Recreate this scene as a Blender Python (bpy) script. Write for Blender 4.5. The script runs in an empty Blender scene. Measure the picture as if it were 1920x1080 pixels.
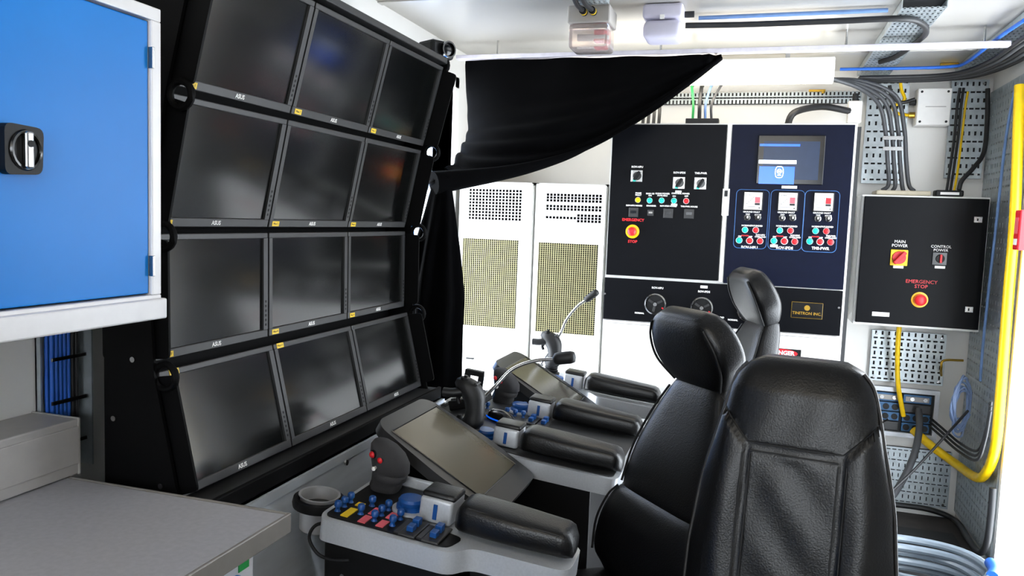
import bpy, bmesh, math, random
from mathutils import Vector, Matrix
random.seed(4)
S = bpy.context.scene
C = S.collection
# ------------------------------------------------------------------ camera
FPX = 1480.0; YAW, PITCH, ROLL = -0.297399, -0.087429, 0.037327
CAM = Vector((0, 0, 1.45))
fw = Vector((math.sin(YAW)*math.cos(PITCH), math.cos(YAW)*math.cos(PITCH), math.sin(PITCH)))
_r = Vector((math.cos(YAW), -math.sin(YAW), 0)); _u = _r.cross(fw)
rt = _r*math.cos(ROLL) + _u*math.sin(ROLL); up = -_r*math.sin(ROLL) + _u*math.cos(ROLL)
cd = bpy.data.cameras.new('camera'); cam = bpy.data.objects.new('camera', cd); C.objects.link(cam)
cd.sensor_width = 36; cd.lens = FPX/1920*36; cd.clip_start = .02
M4 = Matrix((rt, up, -fw)).transposed().to_4x4(); M4.translation = CAM
cam.matrix_world = M4; S.camera = cam
def ray(x, y): return (fw*FPX + rt*(x-960) - up*(y-540)).normalized()
def at(x, y, X=None, Y=None, Z=None):
    d = ray(x, y)
    t = (X-CAM.x)/d.x if X is not None else (Y-CAM.y)/d.y if Y is not None else (Z-CAM.z)/d.z
    return CAM + d*t
# ------------------------------------------------------------------ world, sun, exposure
w = bpy.data.worlds.new('daylight'); S.world = w; w.use_nodes = True
w.node_tree.nodes['Background'].inputs[0].default_value = (.86, .93, 1, 1)
w.node_tree.nodes['Background'].inputs[1].default_value = 15.0
S.view_settings.view_transform = 'Standard'; S.view_settings.look = 'None'
S.view_settings.exposure = -0.15; S.view_settings.gamma = 1.0; S.view_settings.use_curve_mapping = False
LAMP = 9.0
# ------------------------------------------------------------------ materials
def lin(h):
    c = [int(h[i:i+2], 16)/255 for i in (0, 2, 4)]
    return tuple(v/12.92 if v <= .04045 else ((v+.055)/1.055)**2.4 for v in c) + (1,)
MATS = {}
def mat(name, col, rough=.5, metal=0, var=.08, scale=30, bump=0, bscale=200, emit=0, spec=.5, coat=0, alpha=1, trans=0, stretch=None):
    m = bpy.data.materials.new(name); m.use_nodes = True; nt = m.node_tree; b = nt.nodes['Principled BSDF']
    c = lin(col); b.inputs['Roughness'].default_value = rough; b.inputs['Metallic'].default_value = metal
    b.inputs['Specular IOR Level'].default_value = spec; b.inputs['Coat Weight'].default_value = coat
    tc = nt.nodes.new('ShaderNodeTexCoord'); mp = nt.nodes.new('ShaderNodeMapping'); nt.links.new(tc.outputs['Object'], mp.inputs[0])
    if stretch: mp.inputs['Scale'].default_value = stretch
    n = nt.nodes.new('ShaderNodeTexNoise'); n.inputs['Scale'].default_value = scale; n.inputs['Detail'].default_value = 4
    nt.links.new(mp.outputs[0], n.inputs['Vector'])
    r = nt.nodes.new('ShaderNodeValToRGB'); r.color_ramp.elements[0].position = .3; r.color_ramp.elements[1].position = .7
    r.color_ramp.elements[0].color = tuple(v*(1-var) for v in c[:3]) + (1,)
    r.color_ramp.elements[1].color = tuple(min(1, v*(1+var)) for v in c[:3]) + (1,)
    nt.links.new(n.outputs['Fac'], r.inputs[0]); nt.links.new(r.outputs[0], b.inputs['Base Color'])
    if bump:
        n2 = nt.nodes.new('ShaderNodeTexNoise'); n2.inputs['Scale'].default_value = bscale; n2.inputs['Detail'].default_value = 3
        nt.links.new(mp.outputs[0], n2.inputs['Vector'])
        bp = nt.nodes.new('ShaderNodeBump'); bp.inputs['Strength'].default_value = bump; bp.inputs['Distance'].default_value = .002
        nt.links.new(n2.outputs['Fac'], bp.inputs['Height']); nt.links.new(bp.outputs[0], b.inputs['Normal'])
    if emit:
        b.inputs['Emission Color'].default_value = c; b.inputs['Emission Strength'].default_value = emit
    if trans: b.inputs['Transmission Weight'].default_value = trans
    if alpha < 1: b.inputs['Alpha'].default_value = alpha
    MATS[name] = m
mat('white', 'ecebe8', .35, var=.03); mat('wallwhite', 'e6e4e0', .45, var=.03, scale=3)
mat('ceil', 'bdbab4', .3, .4, var=.04, scale=2); mat('floor', '3a3634', .75, var=.25, scale=12, bump=.3)
mat('blue', '007cd6', .4, spec=.25, var=.05, scale=4); mat('alframe', 'd9d8da', .4, .1, var=.03)
mat('counter', 'a6a5aa', .42, var=.06, scale=90); mat('countere', '8a8580', .4, .3, var=.05)
mat('greybox', 'a5a19d', .45, var=.04); mat('black', '08080a', .5, var=.1, spec=.3); mat('blackgloss', '08080a', .22, var=.1)
mat('bezel', '2b2b2c', .42, var=.06); mat('screen', '070808', .14, var=.02, spec=1.0, scale=3); mat('plate', '040405', .6, var=.1, spec=.12)
mat('alum', 'dfe5ec', .3, .45, var=.08, scale=6, stretch=(1, 1, 6)); mat('galv', 'b4bcc0', .42, .6, var=.14, scale=25)
mat('dark', '1c1d1f', .7); mat('cabblack', '08090d', .4, var=.1, spec=.1); mat('cabnavy', '080d20', .4, var=.1, spec=.12); mat('shadeblack', '030303', .9, spec=.05)
mat('yellow', 'e8c21c', .5); mat('yellowcable', 'f0c400', .4); mat('green', '1fa24a', .5); mat('red', 'd8202a', .4)
mat('bluecable', '1f5fc0', .45); mat('paleblue', '6d8fc4', .45); mat('cable', '1a1a1c', .5); mat('greycable', '3e3f42', .5)
mat('chrome', 'd8d8d8', .15, 1, var=.03); mat('cupsteel', 'd6d6d8', .32, .7, var=.05); mat('brass', 'c8a040', .3, .9); mat('steel', 'a8a8a8', .25, 1, var=.06)
mat('curtain', '030304', .95, var=.2, bump=.3, bscale=300, spec=.05); mat('leather', '08080a', .36, var=.15, bump=.35, bscale=260)
mat('leatherseam', '050506', .6); mat('leatherside', '1c1918', .5, bump=.3, bscale=260)
mat('silver', 'c2c5ca', .38, .3, var=.05, scale=200); mat('podtop', '2e2e2f', .5, var=.08, bump=.15, bscale=500)
mat('grip', '101012', .5, bump=.2, bscale=500); mat('throttle', '2c2b2d', .75, bump=.3, bscale=600)
mat('bluecap', '124a8e', .35); mat('pink', 'e0606a', .5); mat('touch', '5d584b', .2, .3, var=.04, scale=3, spec=.8)
mat('teal', '18b3a4', .35, emit=.25); mat('redlamp', 'e02028', .35, emit=.25); mat('amber', 'f5b400', .35, emit=.3)
mat('orange', 'ee7a10', .4); mat('ivory', 'f3f1ee', .4, var=.02); mat('hmi', '05070c', .15, spec=.35)
mat('hmiblue', '0a58d8', .2, emit=.9); mat('hmigrey', '1c2a42', .25, emit=.15, spec=.3); mat('hmiwhite', 'e8f0ff', .3, emit=1.2)
mat('bluline', '3f6fae', .5); mat('ink', '202020', .6); mat('filter', '1c1b0e', .9, var=.2, scale=60); mat('mesh', 'b8b284', .5)
mat('diff', 'fff6e4', .4, emit=LAMP, var=.01); mat('clear', 'f2e6e2', .12, trans=.75, var=.02); mat('rail', 'cfcbd6', .35, .2)
mat('coilblue', '8095bc', .5); mat('hose', '7f8a94', .3, trans=.2); mat('detector', 'c9c6d8', .4, var=.02); mat('tan', 'b8ae98', .6); mat('connblue', '2c5f8c', .45)
# ------------------------------------------------------------------ mesh helpers
def link(o, parent=None):
    C.objects.link(o)
    if parent is not None: o.parent = parent
    return o
def tag(o, label, cat, group=None):
    o['label'] = label; o['category'] = cat
    if group: o['group'] = group
    return o
def thing(name, label, cat, mtx=None, group=None):
    o = bpy.data.objects.new(name, None); o.empty_display_size = .05; C.objects.link(o)
    if mtx is not None: o.matrix_world = mtx
    return tag(o, label, cat, group)
def frame(o, x, y):
    x = Vector(x).normalized(); y = Vector(y).normalized(); z = x.cross(y)
    m = Matrix((x, y, z)).transposed().to_4x4(); m.translation = Vector(o); return m
def T(x=0, y=0, z=0): return Matrix.Translation((x, y, z))
def ob(name, bm, m, parent=None, smooth=False, label=None, mtx=None, ang=40):
    me = bpy.data.meshes.new(name); bmesh.ops.recalc_face_normals(bm, faces=bm.faces[:])
    if smooth:
        for f in bm.faces: f.smooth = True
        for e in bm.edges:
            if len(e.link_faces) == 2 and e.calc_face_angle(0) > math.radians(ang): e.smooth = False
    bm.to_mesh(me); bm.free(); me.materials.append(MATS[m])
    o = bpy.data.objects.new(name, me); link(o, parent)
    if mtx is not None: o.matrix_local = mtx
    if label: o['label'] = label
    return o
def B(): return bmesh.new()
def box(bm, x0, x1, y0, y1, z0, z1, bev=0, seg=2):
    r = bmesh.ops.create_cube(bm, size=1, matrix=Matrix.Translation(((x0+x1)/2, (y0+y1)/2, (z0+z1)/2)) @ Matrix.Diagonal((abs(x1-x0), abs(y1-y0), abs(z1-z0), 1)))
    if bev:
        es = list({e for v in r['verts'] for e in v.link_edges})
        bmesh.ops.bevel(bm, geom=es, offset=bev, segments=seg, affect='EDGES', profile=.5)
    return bm
def bx(*a, **k): return box(B(), *a, **k)
def lathe(bm, prof, mtx=None, n=20):
    rings = []
    for r, z in prof:
        rings.append([bm.verts.new((max(r, 1e-5)*math.cos(2*math.pi*i/n), max(r, 1e-5)*math.sin(2*math.pi*i/n), z)) for i in range(n)])
    fs = []
    for a, b in zip(rings, rings[1:]):
        for i in range(n): bm.faces.new((a[i], a[(i+1) % n], b[(i+1) % n], b[i]))
    bm.faces.new(rings[0][::-1]); bm.faces.new(rings[-1])
    if mtx is not None:
        for rr in rings:
            for v in rr: v.co = mtx @ v.co
    return bm
def cyl(bm, r, z0, z1, mtx=None, n=20): return lathe(bm, [(r, z0), (r, z1)], mtx, n)
def smooth_path(pts, n=8, closed=False):
    P = [Vector(p) for p in pts]
    if len(P) < 3: return P
    out = []; L = len(P)
    for i in range(L if closed else L-1):
        p0 = P[(i-1) % L] if closed or i > 0 else P[0]*2-P[1]
        p1 = P[i]; p2 = P[(i+1) % L]
        p3 = P[(i+2) % L] if closed or i+2 < L else P[-1]*2-P[-2]
        for k in range(n):
            t = k/n
            out.append(.5*((2*p1)+(p2-p0)*t+(2*p0-5*p1+4*p2-p3)*t*t+(3*p1-p0-3*p2+p3)*t*t*t))
    if not closed: out.append(P[-1])
    return out
def tube(bm, pts, r, n=8, sm=6, closed=False, rad=None):
    P = smooth_path(pts, sm, closed) if sm else [Vector(p) for p in pts]
    rings = []; prev = None; L = len(P)
    for i, p in enumerate(P):
        a = P[(i-1) % L] if closed or i else p; b = P[(i+1) % L] if closed or i < L-1 else p
        t = (b-a).normalized()
        if prev is None: prev = t.orthogonal().normalized()
        u = (prev - t*prev.dot(t)).normalized(); v = t.cross(u); prev = u
        rr = r if rad is None else rad(i/(L-1))
        rings.append([bm.verts.new(p+(u*math.cos(2*math.pi*k/n)+v*math.sin(2*math.pi*k/n))*rr) for k in range(n)])
    for i in range(L if closed else L-1):
        a, b = rings[i], rings[(i+1) % L]
        for k in range(n): bm.faces.new((a[k], a[(k+1) % n], b[(k+1) % n], b[k]))
    if not closed: bm.faces.new(rings[0][::-1]); bm.faces.new(rings[-1])
    return bm
def prism(bm, pts, z0, z1, mtx=None):
    a = [bm.verts.new((p[0], p[1], z0)) for p in pts]; b = [bm.verts.new((p[0], p[1], z1)) for p in pts]
    n = len(pts)
    bm.faces.new(a[::-1]); bm.faces.new(b)
    for i in range(n): bm.faces.new((a[i], a[(i+1) % n], b[(i+1) % n], b[i]))
    if mtx is not None:
        for v in a+b: v.co = mtx @ v.co
    return bm
def rrect(x0, x1, y0, y1, r, n=5):
    out = []
    for cx, cy, a in ((x1-r, y1-r, 0), (x0+r, y1-r, 90), (x0+r, y0+r, 180), (x1-r, y0+r, 270)):
        for k in range(n+1):
            t = math.radians(a+90*k/n); out.append((cx+r*math.cos(t), cy+r*math.sin(t)))
    return out
def rounded(pts, r, n=4):
    out = []; L = len(pts)
    for i in range(L):
        p = Vector(pts[i]).to_2d(); a = Vector(pts[i-1]).to_2d(); b = Vector(pts[(i+1) % L]).to_2d()
        da = (a-p); db = (b-p); q = min(r, da.length*.45, db.length*.45)
        s = p+da.normalized()*q; e = p+db.normalized()*q
        for k in range(n+1):
            t = k/n; out.append(tuple(s*(1-t)**2+p*2*t*(1-t)+e*t*t))
    return out
def loft(bm, rings, cap=True):
    R = [[bm.verts.new(p) for p in ring] for ring in rings]; n = len(R[0])
    for a, b in zip(R, R[1:]):
        for k in range(n): bm.faces.new((a[k], a[(k+1) % n], b[(k+1) % n], b[k]))
    if cap: bm.faces.new(R[0][::-1]); bm.faces.new(R[-1])
    return bm
def sgn(v, e): return math.copysign(abs(v)**e, v)
def perf(bm, w, h, nx, ny, hx, hy, depth=.002, alt=False, skip=None):
    """sheet w x h from (0,0) with nx x ny real slots; alt turns every second row of slots"""
    cw, ch = w/nx, h/ny
    for j in range(ny):
        for i in range(nx):
            X0, X1, Y0, Y1 = i*cw, (i+1)*cw, j*ch, (j+1)*ch
            a, b = (hx, hy) if not (alt and j % 2) else (hy, hx)
            o = [bm.verts.new((x, y, 0)) for x, y in ((X0, Y0), (X1, Y0), (X1, Y1), (X0, Y1))]
            if skip and skip(i, j): bm.faces.new(o); continue
            cx, cy = (X0+X1)/2, (Y0+Y1)/2
            q = ((cx-a/2, cy-b/2), (cx+a/2, cy-b/2), (cx+a/2, cy+b/2), (cx-a/2, cy+b/2))
            p = [bm.verts.new((x, y, 0)) for x, y in q]; d = [bm.verts.new((x, y, -depth)) for x, y in q]
            for k in range(4):
                bm.faces.new((o[k], o[(k+1) % 4], p[(k+1) % 4], p[k])); bm.faces.new((p[k], p[(k+1) % 4], d[(k+1) % 4], d[k]))
    return bm
def text(s, x, y, z, size, m, parent, align='CENTER', name='lettering', mtx=None, bold=0, sx=1):
    cu = bpy.data.curves.new(name, 'FONT'); cu.body = s; cu.size = size; cu.align_x = align; cu.align_y = 'CENTER'
    cu.resolution_u = 2; cu.extrude = .0002; cu.offset = bold; cu.space_line = .95
    o = bpy.data.objects.new(name, cu); C.objects.link(o)
    dg = bpy.context.evaluated_depsgraph_get(); me = bpy.data.meshes.new_from_object(o.evaluated_get(dg))
    C.objects.unlink(o); bpy.data.objects.remove(o)
    me.name = name; me.materials.clear(); me.materials.append(MATS[m])
    t = bpy.data.objects.new(name, me); link(t, parent); t.matrix_local = (mtx if mtx is not None else Matrix()) @ T(x, y, z) @ Matrix.Diagonal((sx, 1, 1, 1))
    return t
def copy_tree(o, parent=None):
    c = o.copy(); C.objects.link(c)
    if parent is not None: c.parent = parent
    for ch in list(o.children): copy_tree(ch, c)
    return c
def cable(name, label, pts, r, m, cat='cable', group=None, n=7, sm=6):
    return tag(ob(name, tube(B(), pts, r, n, sm), m, None, True, ang=80), label, cat, group)
def local(mtx):
    inv = mtx.inverted(); n = mtx.to_3x3().col[2]; o = mtx.translation
    def f(px, py, dz=0):
        d = ray(px, py); t = ((o+n*dz)-CAM).dot(n)/d.dot(n); p = inv @ (CAM+d*t); return p.x, p.y
    return f
def struct(name, bm, m, smooth=False):
    o = ob(name, bm, m, None, smooth); o['kind'] = 'structure'; return o
# ------------------------------------------------------------------ room shell
XL, XR, YB, YR, ZC = -1.46, 1.06, 4.45, -2.2, 2.27
struct('floor', bx(XL-.1, XR+.1, YR-.1, YB+.1, -.1, 0), 'floor')
ce = struct('ceiling', bx(XL-.1, XR+.1, YR-.1, YB+.1, ZC, ZC+.1), 'ceil')
for y in (-1.2, .9, 2.86, 4.0):
    ob('joint_strip', bx(XL, XR, y-.02, y+.02, ZC-.006, ZC, bev=.002), 'ceil', ce)
struct('wall_back', bx(XL-.1, XR+.1, YB, YB+.1, 0, ZC), 'wallwhite')
E0, E1, EH = 2.55, 3.72, 2.12
bm = B(); box(bm, XR, XR+.1, YR, E0, 0, ZC); box(bm, XR, XR+.1, E1, YB, 0, ZC); box(bm, XR, XR+.1, E0, E1, EH, ZC)
wr = struct('wall_right', bm, 'wallwhite')
D0, D1, DH = 2.72, 3.66, 2.08
bm = B(); box(bm, XL-.1, XL, YR, D0, 0, ZC); box(bm, XL-.1, XL, D1, YB, 0, ZC); box(bm, XL-.1, XL, D0, D1, DH, ZC)
struct('wall_left', bm, 'wallwhite')
bm = B(); box(bm, XL, XL+.5, YR-.1, YR, 0, ZC); box(bm, XR-.5, XR, YR-.1, YR, 0, ZC); box(bm, XL+.5, XR-.5, YR-.1, YR, 2.1, ZC)
box(bm, XL+.5, XR-.5, YR-.1, YR, 0, 1.25)  # sill of an unseen opening, added to let daylight brighten the foreground
struct('wall_rear', bm, 'wallwhite')
bm = B(); box(bm, XL-.12, XL+.012, D0-.05, D0, 0, DH+.05); box(bm, XL-.12, XL+.012, D1, D1+.05, 0, DH+.05); box(bm, XL-.12, XL+.012, D0-.05, D1+.05, DH, DH+.05)
struct('trim_1', bm, 'white')
# open blue door leaf outside the side doorway
dl = thing('door_leaf', 'blue door leaf standing open outside the side doorway', 'door', T(XL-.14, D1-.1, 0))
ob('panel', bx(-.75, 0, 0, .05, .02, 2.05, bev=.004), 'blue', dl)
ob('edge_strip', bx(0, .012, -.005, .055, .02, 2.05), 'white', dl)
# white panel lining on the near part of the right wall
bm = B(); box(bm, XR-.012, XR+.12, E0-.05, E0, 0, EH+.05); box(bm, XR-.012, XR+.12, E1, E1+.03, 0, EH+.05); box(bm, XR-.012, XR+.12, E0-.05, E1+.03, EH, EH+.05)
struct('trim_2', bm, 'white')
# ------------------------------------------------------------------ monitor rack
rows = [((-1.068, 1.962), (-1.137, 1.692)), ((-1.143, 1.677), (-1.199, 1.405)), ((-1.197, 1.391), (-1.194, 1.122)), ((-1.181, 1.102), (-1.118, .840))]
Y0, MW, PITCHY = 1.342, .408, .4145
rack = thing('monitor_rack', 'black curved steel rack holding the twelve monitors', 'rack', T(0, 0, 0))
def side_poly(r, off, back):
    (xt, zt), (xb, zb) = rows[r]; d = Vector((xt-xb, zt-zb)); n = Vector((d.y, -d.x)).normalized(); d.normalize()
    t = Vector((xt, zt)); b = Vector((xb, zb))
    return [b+n*off-d*-.012, t+n*off-d*.012, t-n*back-d*.0, b-n*back]
MXZ = Matrix(((1, 0, 0, 0), (0, 0, -1, 0), (0, 1, 0, 0), (0, 0, 0, 1)))   # local (x,y,z) -> (x,-z,y)
for r in range(4):
    for yy, nm in ((Y0-.006, 'near'), (Y0+3*PITCHY+.006, 'far')):
        bm = prism(B(), rounded([tuple(p) for p in side_poly(r, .05, .12)], .012), -.003, .003, T(0, yy, 0) @ MXZ)
        ob('side_plate', bm, 'plate', rack)
joints = [(-1.085, 1.972), (-1.112, 1.672), (-1.155, 1.388), (-1.15, 1.098)]
for k, (x, z) in enumerate(joints):
    for yy in (Y0-.012, Y0+3*PITCHY+.016):
        if k == 0 and yy < 2: continue
        bm = tube(B(), [(x+.026*math.cos(a*math.pi/8), yy, z+.026*math.sin(a*math.pi/8)) for a in range(16)], .0075, 8, 0, True)
        ob('pivot_ring', bm, 'plate', rack, True)
bm = B(); pts = [(-1.29, .80), (-1.10, .80), (-1.17, 1.10), (-1.19, 1.39), (-1.14, 1.68), (-1.06, 1.99), (-1.29, 1.99)]
prism(bm, pts, -.004, .004, T(0, Y0-.018, 0) @ MXZ); ob('end_panel', bm, 'plate', rack, label='flat black end panel')
bm = B(); prism(bm, pts, -.004, .004, T(0, Y0+3*PITCHY+.024, 0) @ MXZ); ob('end_panel', bm, 'plate', rack)  # far panel added to block bright gaps between the row plates
bm = B(); prism(bm, [(-1.30, .80), (-1.285, .8), (-1.285, 1.99), (-1.30, 1.99)], -.64, .64, T(0, Y0+.62, 0) @ MXZ); ob('back_panel', bm, 'plate', rack)
ob('cross_rail', bx(-1.26, -1.18, Y0, Y0+3*PITCHY, 1.945, 1.974), 'plate', rack)
for r in range(4):
    (xt, zt), (xb, zb) = rows[r]
    prism_pts = [(xb-.090, zb-.02), (xb-.084, zb-.02), (xt-.084, zt+.012), (xt-.090, zt+.012)]
    ob('row_light_stop', prism(B(), prism_pts, -.63, .63, T(0, Y0+.622, 0) @ MXZ), 'plate', rack)  # sheet added behind each row to stop daylight leaking between monitors
ob('top_cap', bx(-1.30, -1.06, Y0-.02, Y0+3*PITCHY+.02, 1.975, 1.995, bev=.003), 'bezel', rack)
ob('bottom_ledge', bx(-1.24, -1.075, Y0-.02, Y0+3*PITCHY+.06, .805, .825, bev=.003), 'bezel', rack)
ob('ledge_lip', bx(-1.078, -1.066, Y0-.02, Y0+3*PITCHY+.06, .79, .83, bev=.003), 'plate', rack)
for x, z in ((-1.20, 1.74), (-1.22, 1.13), (-1.15, .87), (-1.27, 1.0), (-1.27, 1.5)):
    ob('screw', cyl(B(), .006, 0, .006, T(x, Y0-.022, z) @ Matrix.Rotation(math.pi/2, 4, 'X'), 10), 'steel', rack)
# monitors
cname = ['nearest the blue cabinet', 'in the middle column', 'at the far end beside the curtain']
rname = ['top row', 'second row from the top', 'third row from the top', 'bottom row']
Hm = .27
for r in range(4):
    (xt, zt), (xb, zb) = rows[r]
    upv = Vector((xt-xb, 0, zt-zb)); hh = upv.length
    for c in range(3):
        m = frame((xb, Y0+c*PITCHY+.003, zb), (0, 1, 0), upv)
        t = thing('monitor', f'matte black monitor, {rname[r]}, {cname[c]}', 'monitor', m, 'monitors on the curved rack')
        b = .014; bb = .02
        bm = B(); box(bm, 0, MW, 0, bb, -.03, 0, bev=.002); box(bm, 0, MW, hh-b, hh, -.03, 0, bev=.002)
        box(bm, 0, b, bb, hh-b, -.03, 0); box(bm, MW-b-.004, MW, bb, hh-b, -.03, 0)
        bz = ob('bezel', bm, 'bezel', t)
        ob('screen', bx(b-.001, MW-b-.003, bb-.001, hh-b+.001, -.02, -.006), 'screen', t)
        ob('housing', bx(.02, MW-.02, .03, hh-.03, -.06, -.03, bev=.006), 'black', t)
        text('ASUS', MW/2, bb/2, .0006, .014, 'ivory', t, name='maker_lettering', bold=.0003)
        for k in range(6): ob('button', bx(MW-b+.003, MW-.006, .03+k*.012, .036+k*.012, 0, .001), 'black', t)
        if not (r == 3 and c == 2):
            yy = hh-b+.001 if r == 3 else .003
            st = ob('sticker', bx(.012 if c else .03, .042 if c else .06, yy, yy+.013, 0, .0008), 'yellow', t, label='small yellow number sticker')
            text(f'Mon {r*3+c+1}', (.027 if c else .045), yy+.0065, .001, .008, 'ink', st)
# small projector-like camera on top of the rack end
t = thing('camera_unit', 'small black camera with a round lens on the far top corner of the rack', 'camera', frame((-1.12, 2.64, 2.0), (.5, .86, 0), (0, 0, 1)))
ob('body', bx(-.05, .05, 0, .062, -.05, .04, bev=.012), 'black', t); ob('hood', lathe(B(), [(.027, .035), (.029, .058), (.024, .058), (.022, .045)], T(.012, .031, 0), 20), 'blackgloss', t, True)
ob('lens', lathe(B(), [(.022, .04), (.021, .05), (.012, .053)], T(.012, .031, 0), 20), 'hmi', t, True)
ob('foot', bx(-.02, .02, -.005, .002, -.02, .02), 'black', t)
# aluminium desk front under the rack
t = thing('equipment_base', 'brushed aluminium base panel and frame under the monitor rack', 'cabinet', T(0, 0, 0))
bm = B(); prism(bm, [(-1.075, .788), (-1.06, .788), (-1.0, .43), (-1.015, .43)], -.66, .66, T(0, Y0+.64, 0) @ MXZ); ob('front_panel', bm, 'alum', t)
ob('top_shelf', bx(XL+.01, -1.05, Y0-.02, 2.64, .765, .788), 'alum', t)
for y in (1.36, 1.62, 2.6): ob('frame_post', bx(-1.09, -1.05, y-.02, y+.02, 0, .44, bev=.003), 'silver', t)
ob('frame_rail', bx(-1.09, -1.04, 1.34, 2.62, .39, .43, bev=.003), 'silver', t); ob('frame_rail', bx(-1.09, -1.04, 1.34, 2.62, .0, .06, bev=.003), 'silver', t)
ob('back_sheet', bx(-1.3, -1.29, 1.34, 2.62, .0, .76), 'dark', t)
for y in (1.5, 1.9, 2.3): ob('bolt', cyl(B(), .008, 0, .006, T(-1.043, y, .765) @ Matrix.Rotation(math.pi/2, 4, 'Y'), 10), 'steel', t)
# ------------------------------------------------------------------ blue wall cabinet
WX = -1.0
m = frame((WX, 0, 0), (0, 1, 0), (0, 0, 1)); f = local(m)
t = thing('wall_cabinet', 'white framed wall cabinet with a bright blue door above the counter', 'cabinet', m)
x1, x0, z0, z1 = 1.147, .30, 1.272, 1.785
bm = B(); box(bm, x0, x1, z0, z1, -.445, -.43); box(bm, x0, x1, z0, z0+.022, -.43, 0, bev=.002); box(bm, x0, x1, z1-.022, z1, -.43, 0, bev=.002)
box(bm, x1-.022, x1, z0+.022, z1-.022, -.43, 0, bev=.002); box(bm, x0, x0+.022, z0+.022, z1-.022, -.43, 0, bev=.002)
ob('carcass', bm, 'alframe', t)
ob('bottom_rail', bx(x0, x1+.001, z0-.02, z0+.016, -.03, .012, bev=.003), 'alframe', t)
dr = ob('door', bx(x0+.025, x1-.024, z0+.025, z1-.025, -.02, -.006, bev=.002), 'blue', t)
for z in (1.345, 1.70): ob('hinge', bx(x1-.024, x1-.019, z-.018, z+.018, -.006, .004, bev=.001), 'steel', dr)
hx, hz = f(37, 281)
bm = B(); prism(bm, rounded([(hx-.03, hz-.036), (hx+.03, hz-.033), (hx+.033, hz+.033), (hx-.03, hz+.036)], .012), -.006, .008)
h = ob('lock_bezel', bm, 'black', t)
ob('recess_ring', tube(B(), [(hx+.003+.023*math.cos(a*math.pi/10), hz+.026*math.sin(a*math.pi/10), .009) for a in range(20)], .003, 6, 0, True), 'blackgloss', h, True)
ob('lock_lever', bx(hx-.004, hx+.009, hz-.026, hz+.026, .008, .018, bev=.003), 'steel', h); ob('keyhole', cyl(B(), .005, .018, .0195, T(hx+.0025, hz+.009, 0), 12), 'dark', h)
# ------------------------------------------------------------------ counter, drawer unit, trunking
ctr = tag(ob('countertop', bx(XL+.004, -.815, -.3, 1.262, .845, .879, bev=.003), 'counter', None), 'grey laminate countertop below the blue wall cabinet', 'counter')
ob('edge_band', bx(-.815, -.808, -.3, 1.264, .843, .881, bev=.002), 'countere', ctr); ob('end_band', bx(XL+.004, -.808, 1.262, 1.268, .843, .881, bev=.002), 'countere', ctr)
t = thing('drawer_cabinet', 'white base cabinet with blue drawer fronts under the grey countertop', 'cabinet', T(0, 0, 0))
ob('carcass', bx(-1.44, -.85, -.25, 1.21, .06, .842, bev=.002), 'alframe', t); ob('plinth', bx(-1.42, -.9, -.22, 1.18, 0, .06), 'dark', t)
for y0 in (.48, -.22):
    for z0, z1 in ((.62, .80), (.36, .60), (.09, .34)):
        d = ob('drawer', bx(-.85, -.838, y0, y0+.68, z0, z1, bev=.003), 'blue', t)
        ob('handle', tube(B(), [(-.838, y0+.56, z1-.05), (-.81, y0+.57, z1-.05), (-.81, y0+.64, z1-.05), (-.838, y0+.65, z1-.05)], .008, 8, 3), 'black', d, True)
ob('sticker', bx(-.85, -.8485, 1.165, 1.195, .80, .838), 'green', t, label='small green sticker')
t = thing('cable_duct', 'grey metal dado trunking box lying along the wall on the countertop', 'trunking', T(0, 0, 0))
ob('body', bx(XL+.004, -1.332, -.3, 1.285, .882, 1.0, bev=.003), 'greybox', t)
ob('lid', bx(-1.334, -1.328, -.3, 1.283, .905, .985, bev=.002), 'greybox', t); ob('end_cap', bx(XL+.002, -1.33, 1.283, 1.289, .881, 1.002, bev=.002), 'greybox', t)
# cable riser on left wall with blue network cables
t = thing('cable_riser', 'vertical galvanized cable riser tray on the left wall beside the rack', 'cable tray', frame((XL+.004, 1.294, .86), (0, 1, 0), (0, 0, 1)))
ob('tray_back', bx(0, .1, 0, .5, 0, .004), 'galv', t); ob('tray_flange', bx(0, .004, 0, .5, 0, .014), 'galv', t); ob('tray_flange', bx(.1, .104, 0, .5, 0, .05), 'galv', t)
for k in range(5): ob('cable_strap', bx(.004, .094, .06+k*.095, .068+k*.095, .038, .043, bev=.001), 'steel' if k % 2 == 0 else 'black', t)
for k in range(14):
    j = k % 7; z = .012+.014*(k//7); y = 1.294+.016+.0105*j; mt = 'bluecable' if j < 5 else ('greycable' if k < 7 else 'cable')
    cable('network_cable', ('bright blue network cable in the wall riser' if j < 5 else 'grey cable in the wall riser beside the blue bundle' if k < 7 else 'black cable in the wall riser beside the blue bundle'),
          [(XL+z+.006+random.uniform(-.0003, .0003), y+random.uniform(-.0003, .0003), .87+.49*q/5) for q in range(6)], .0048, mt, group='riser cables on the left wall', n=6, sm=3)
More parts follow.
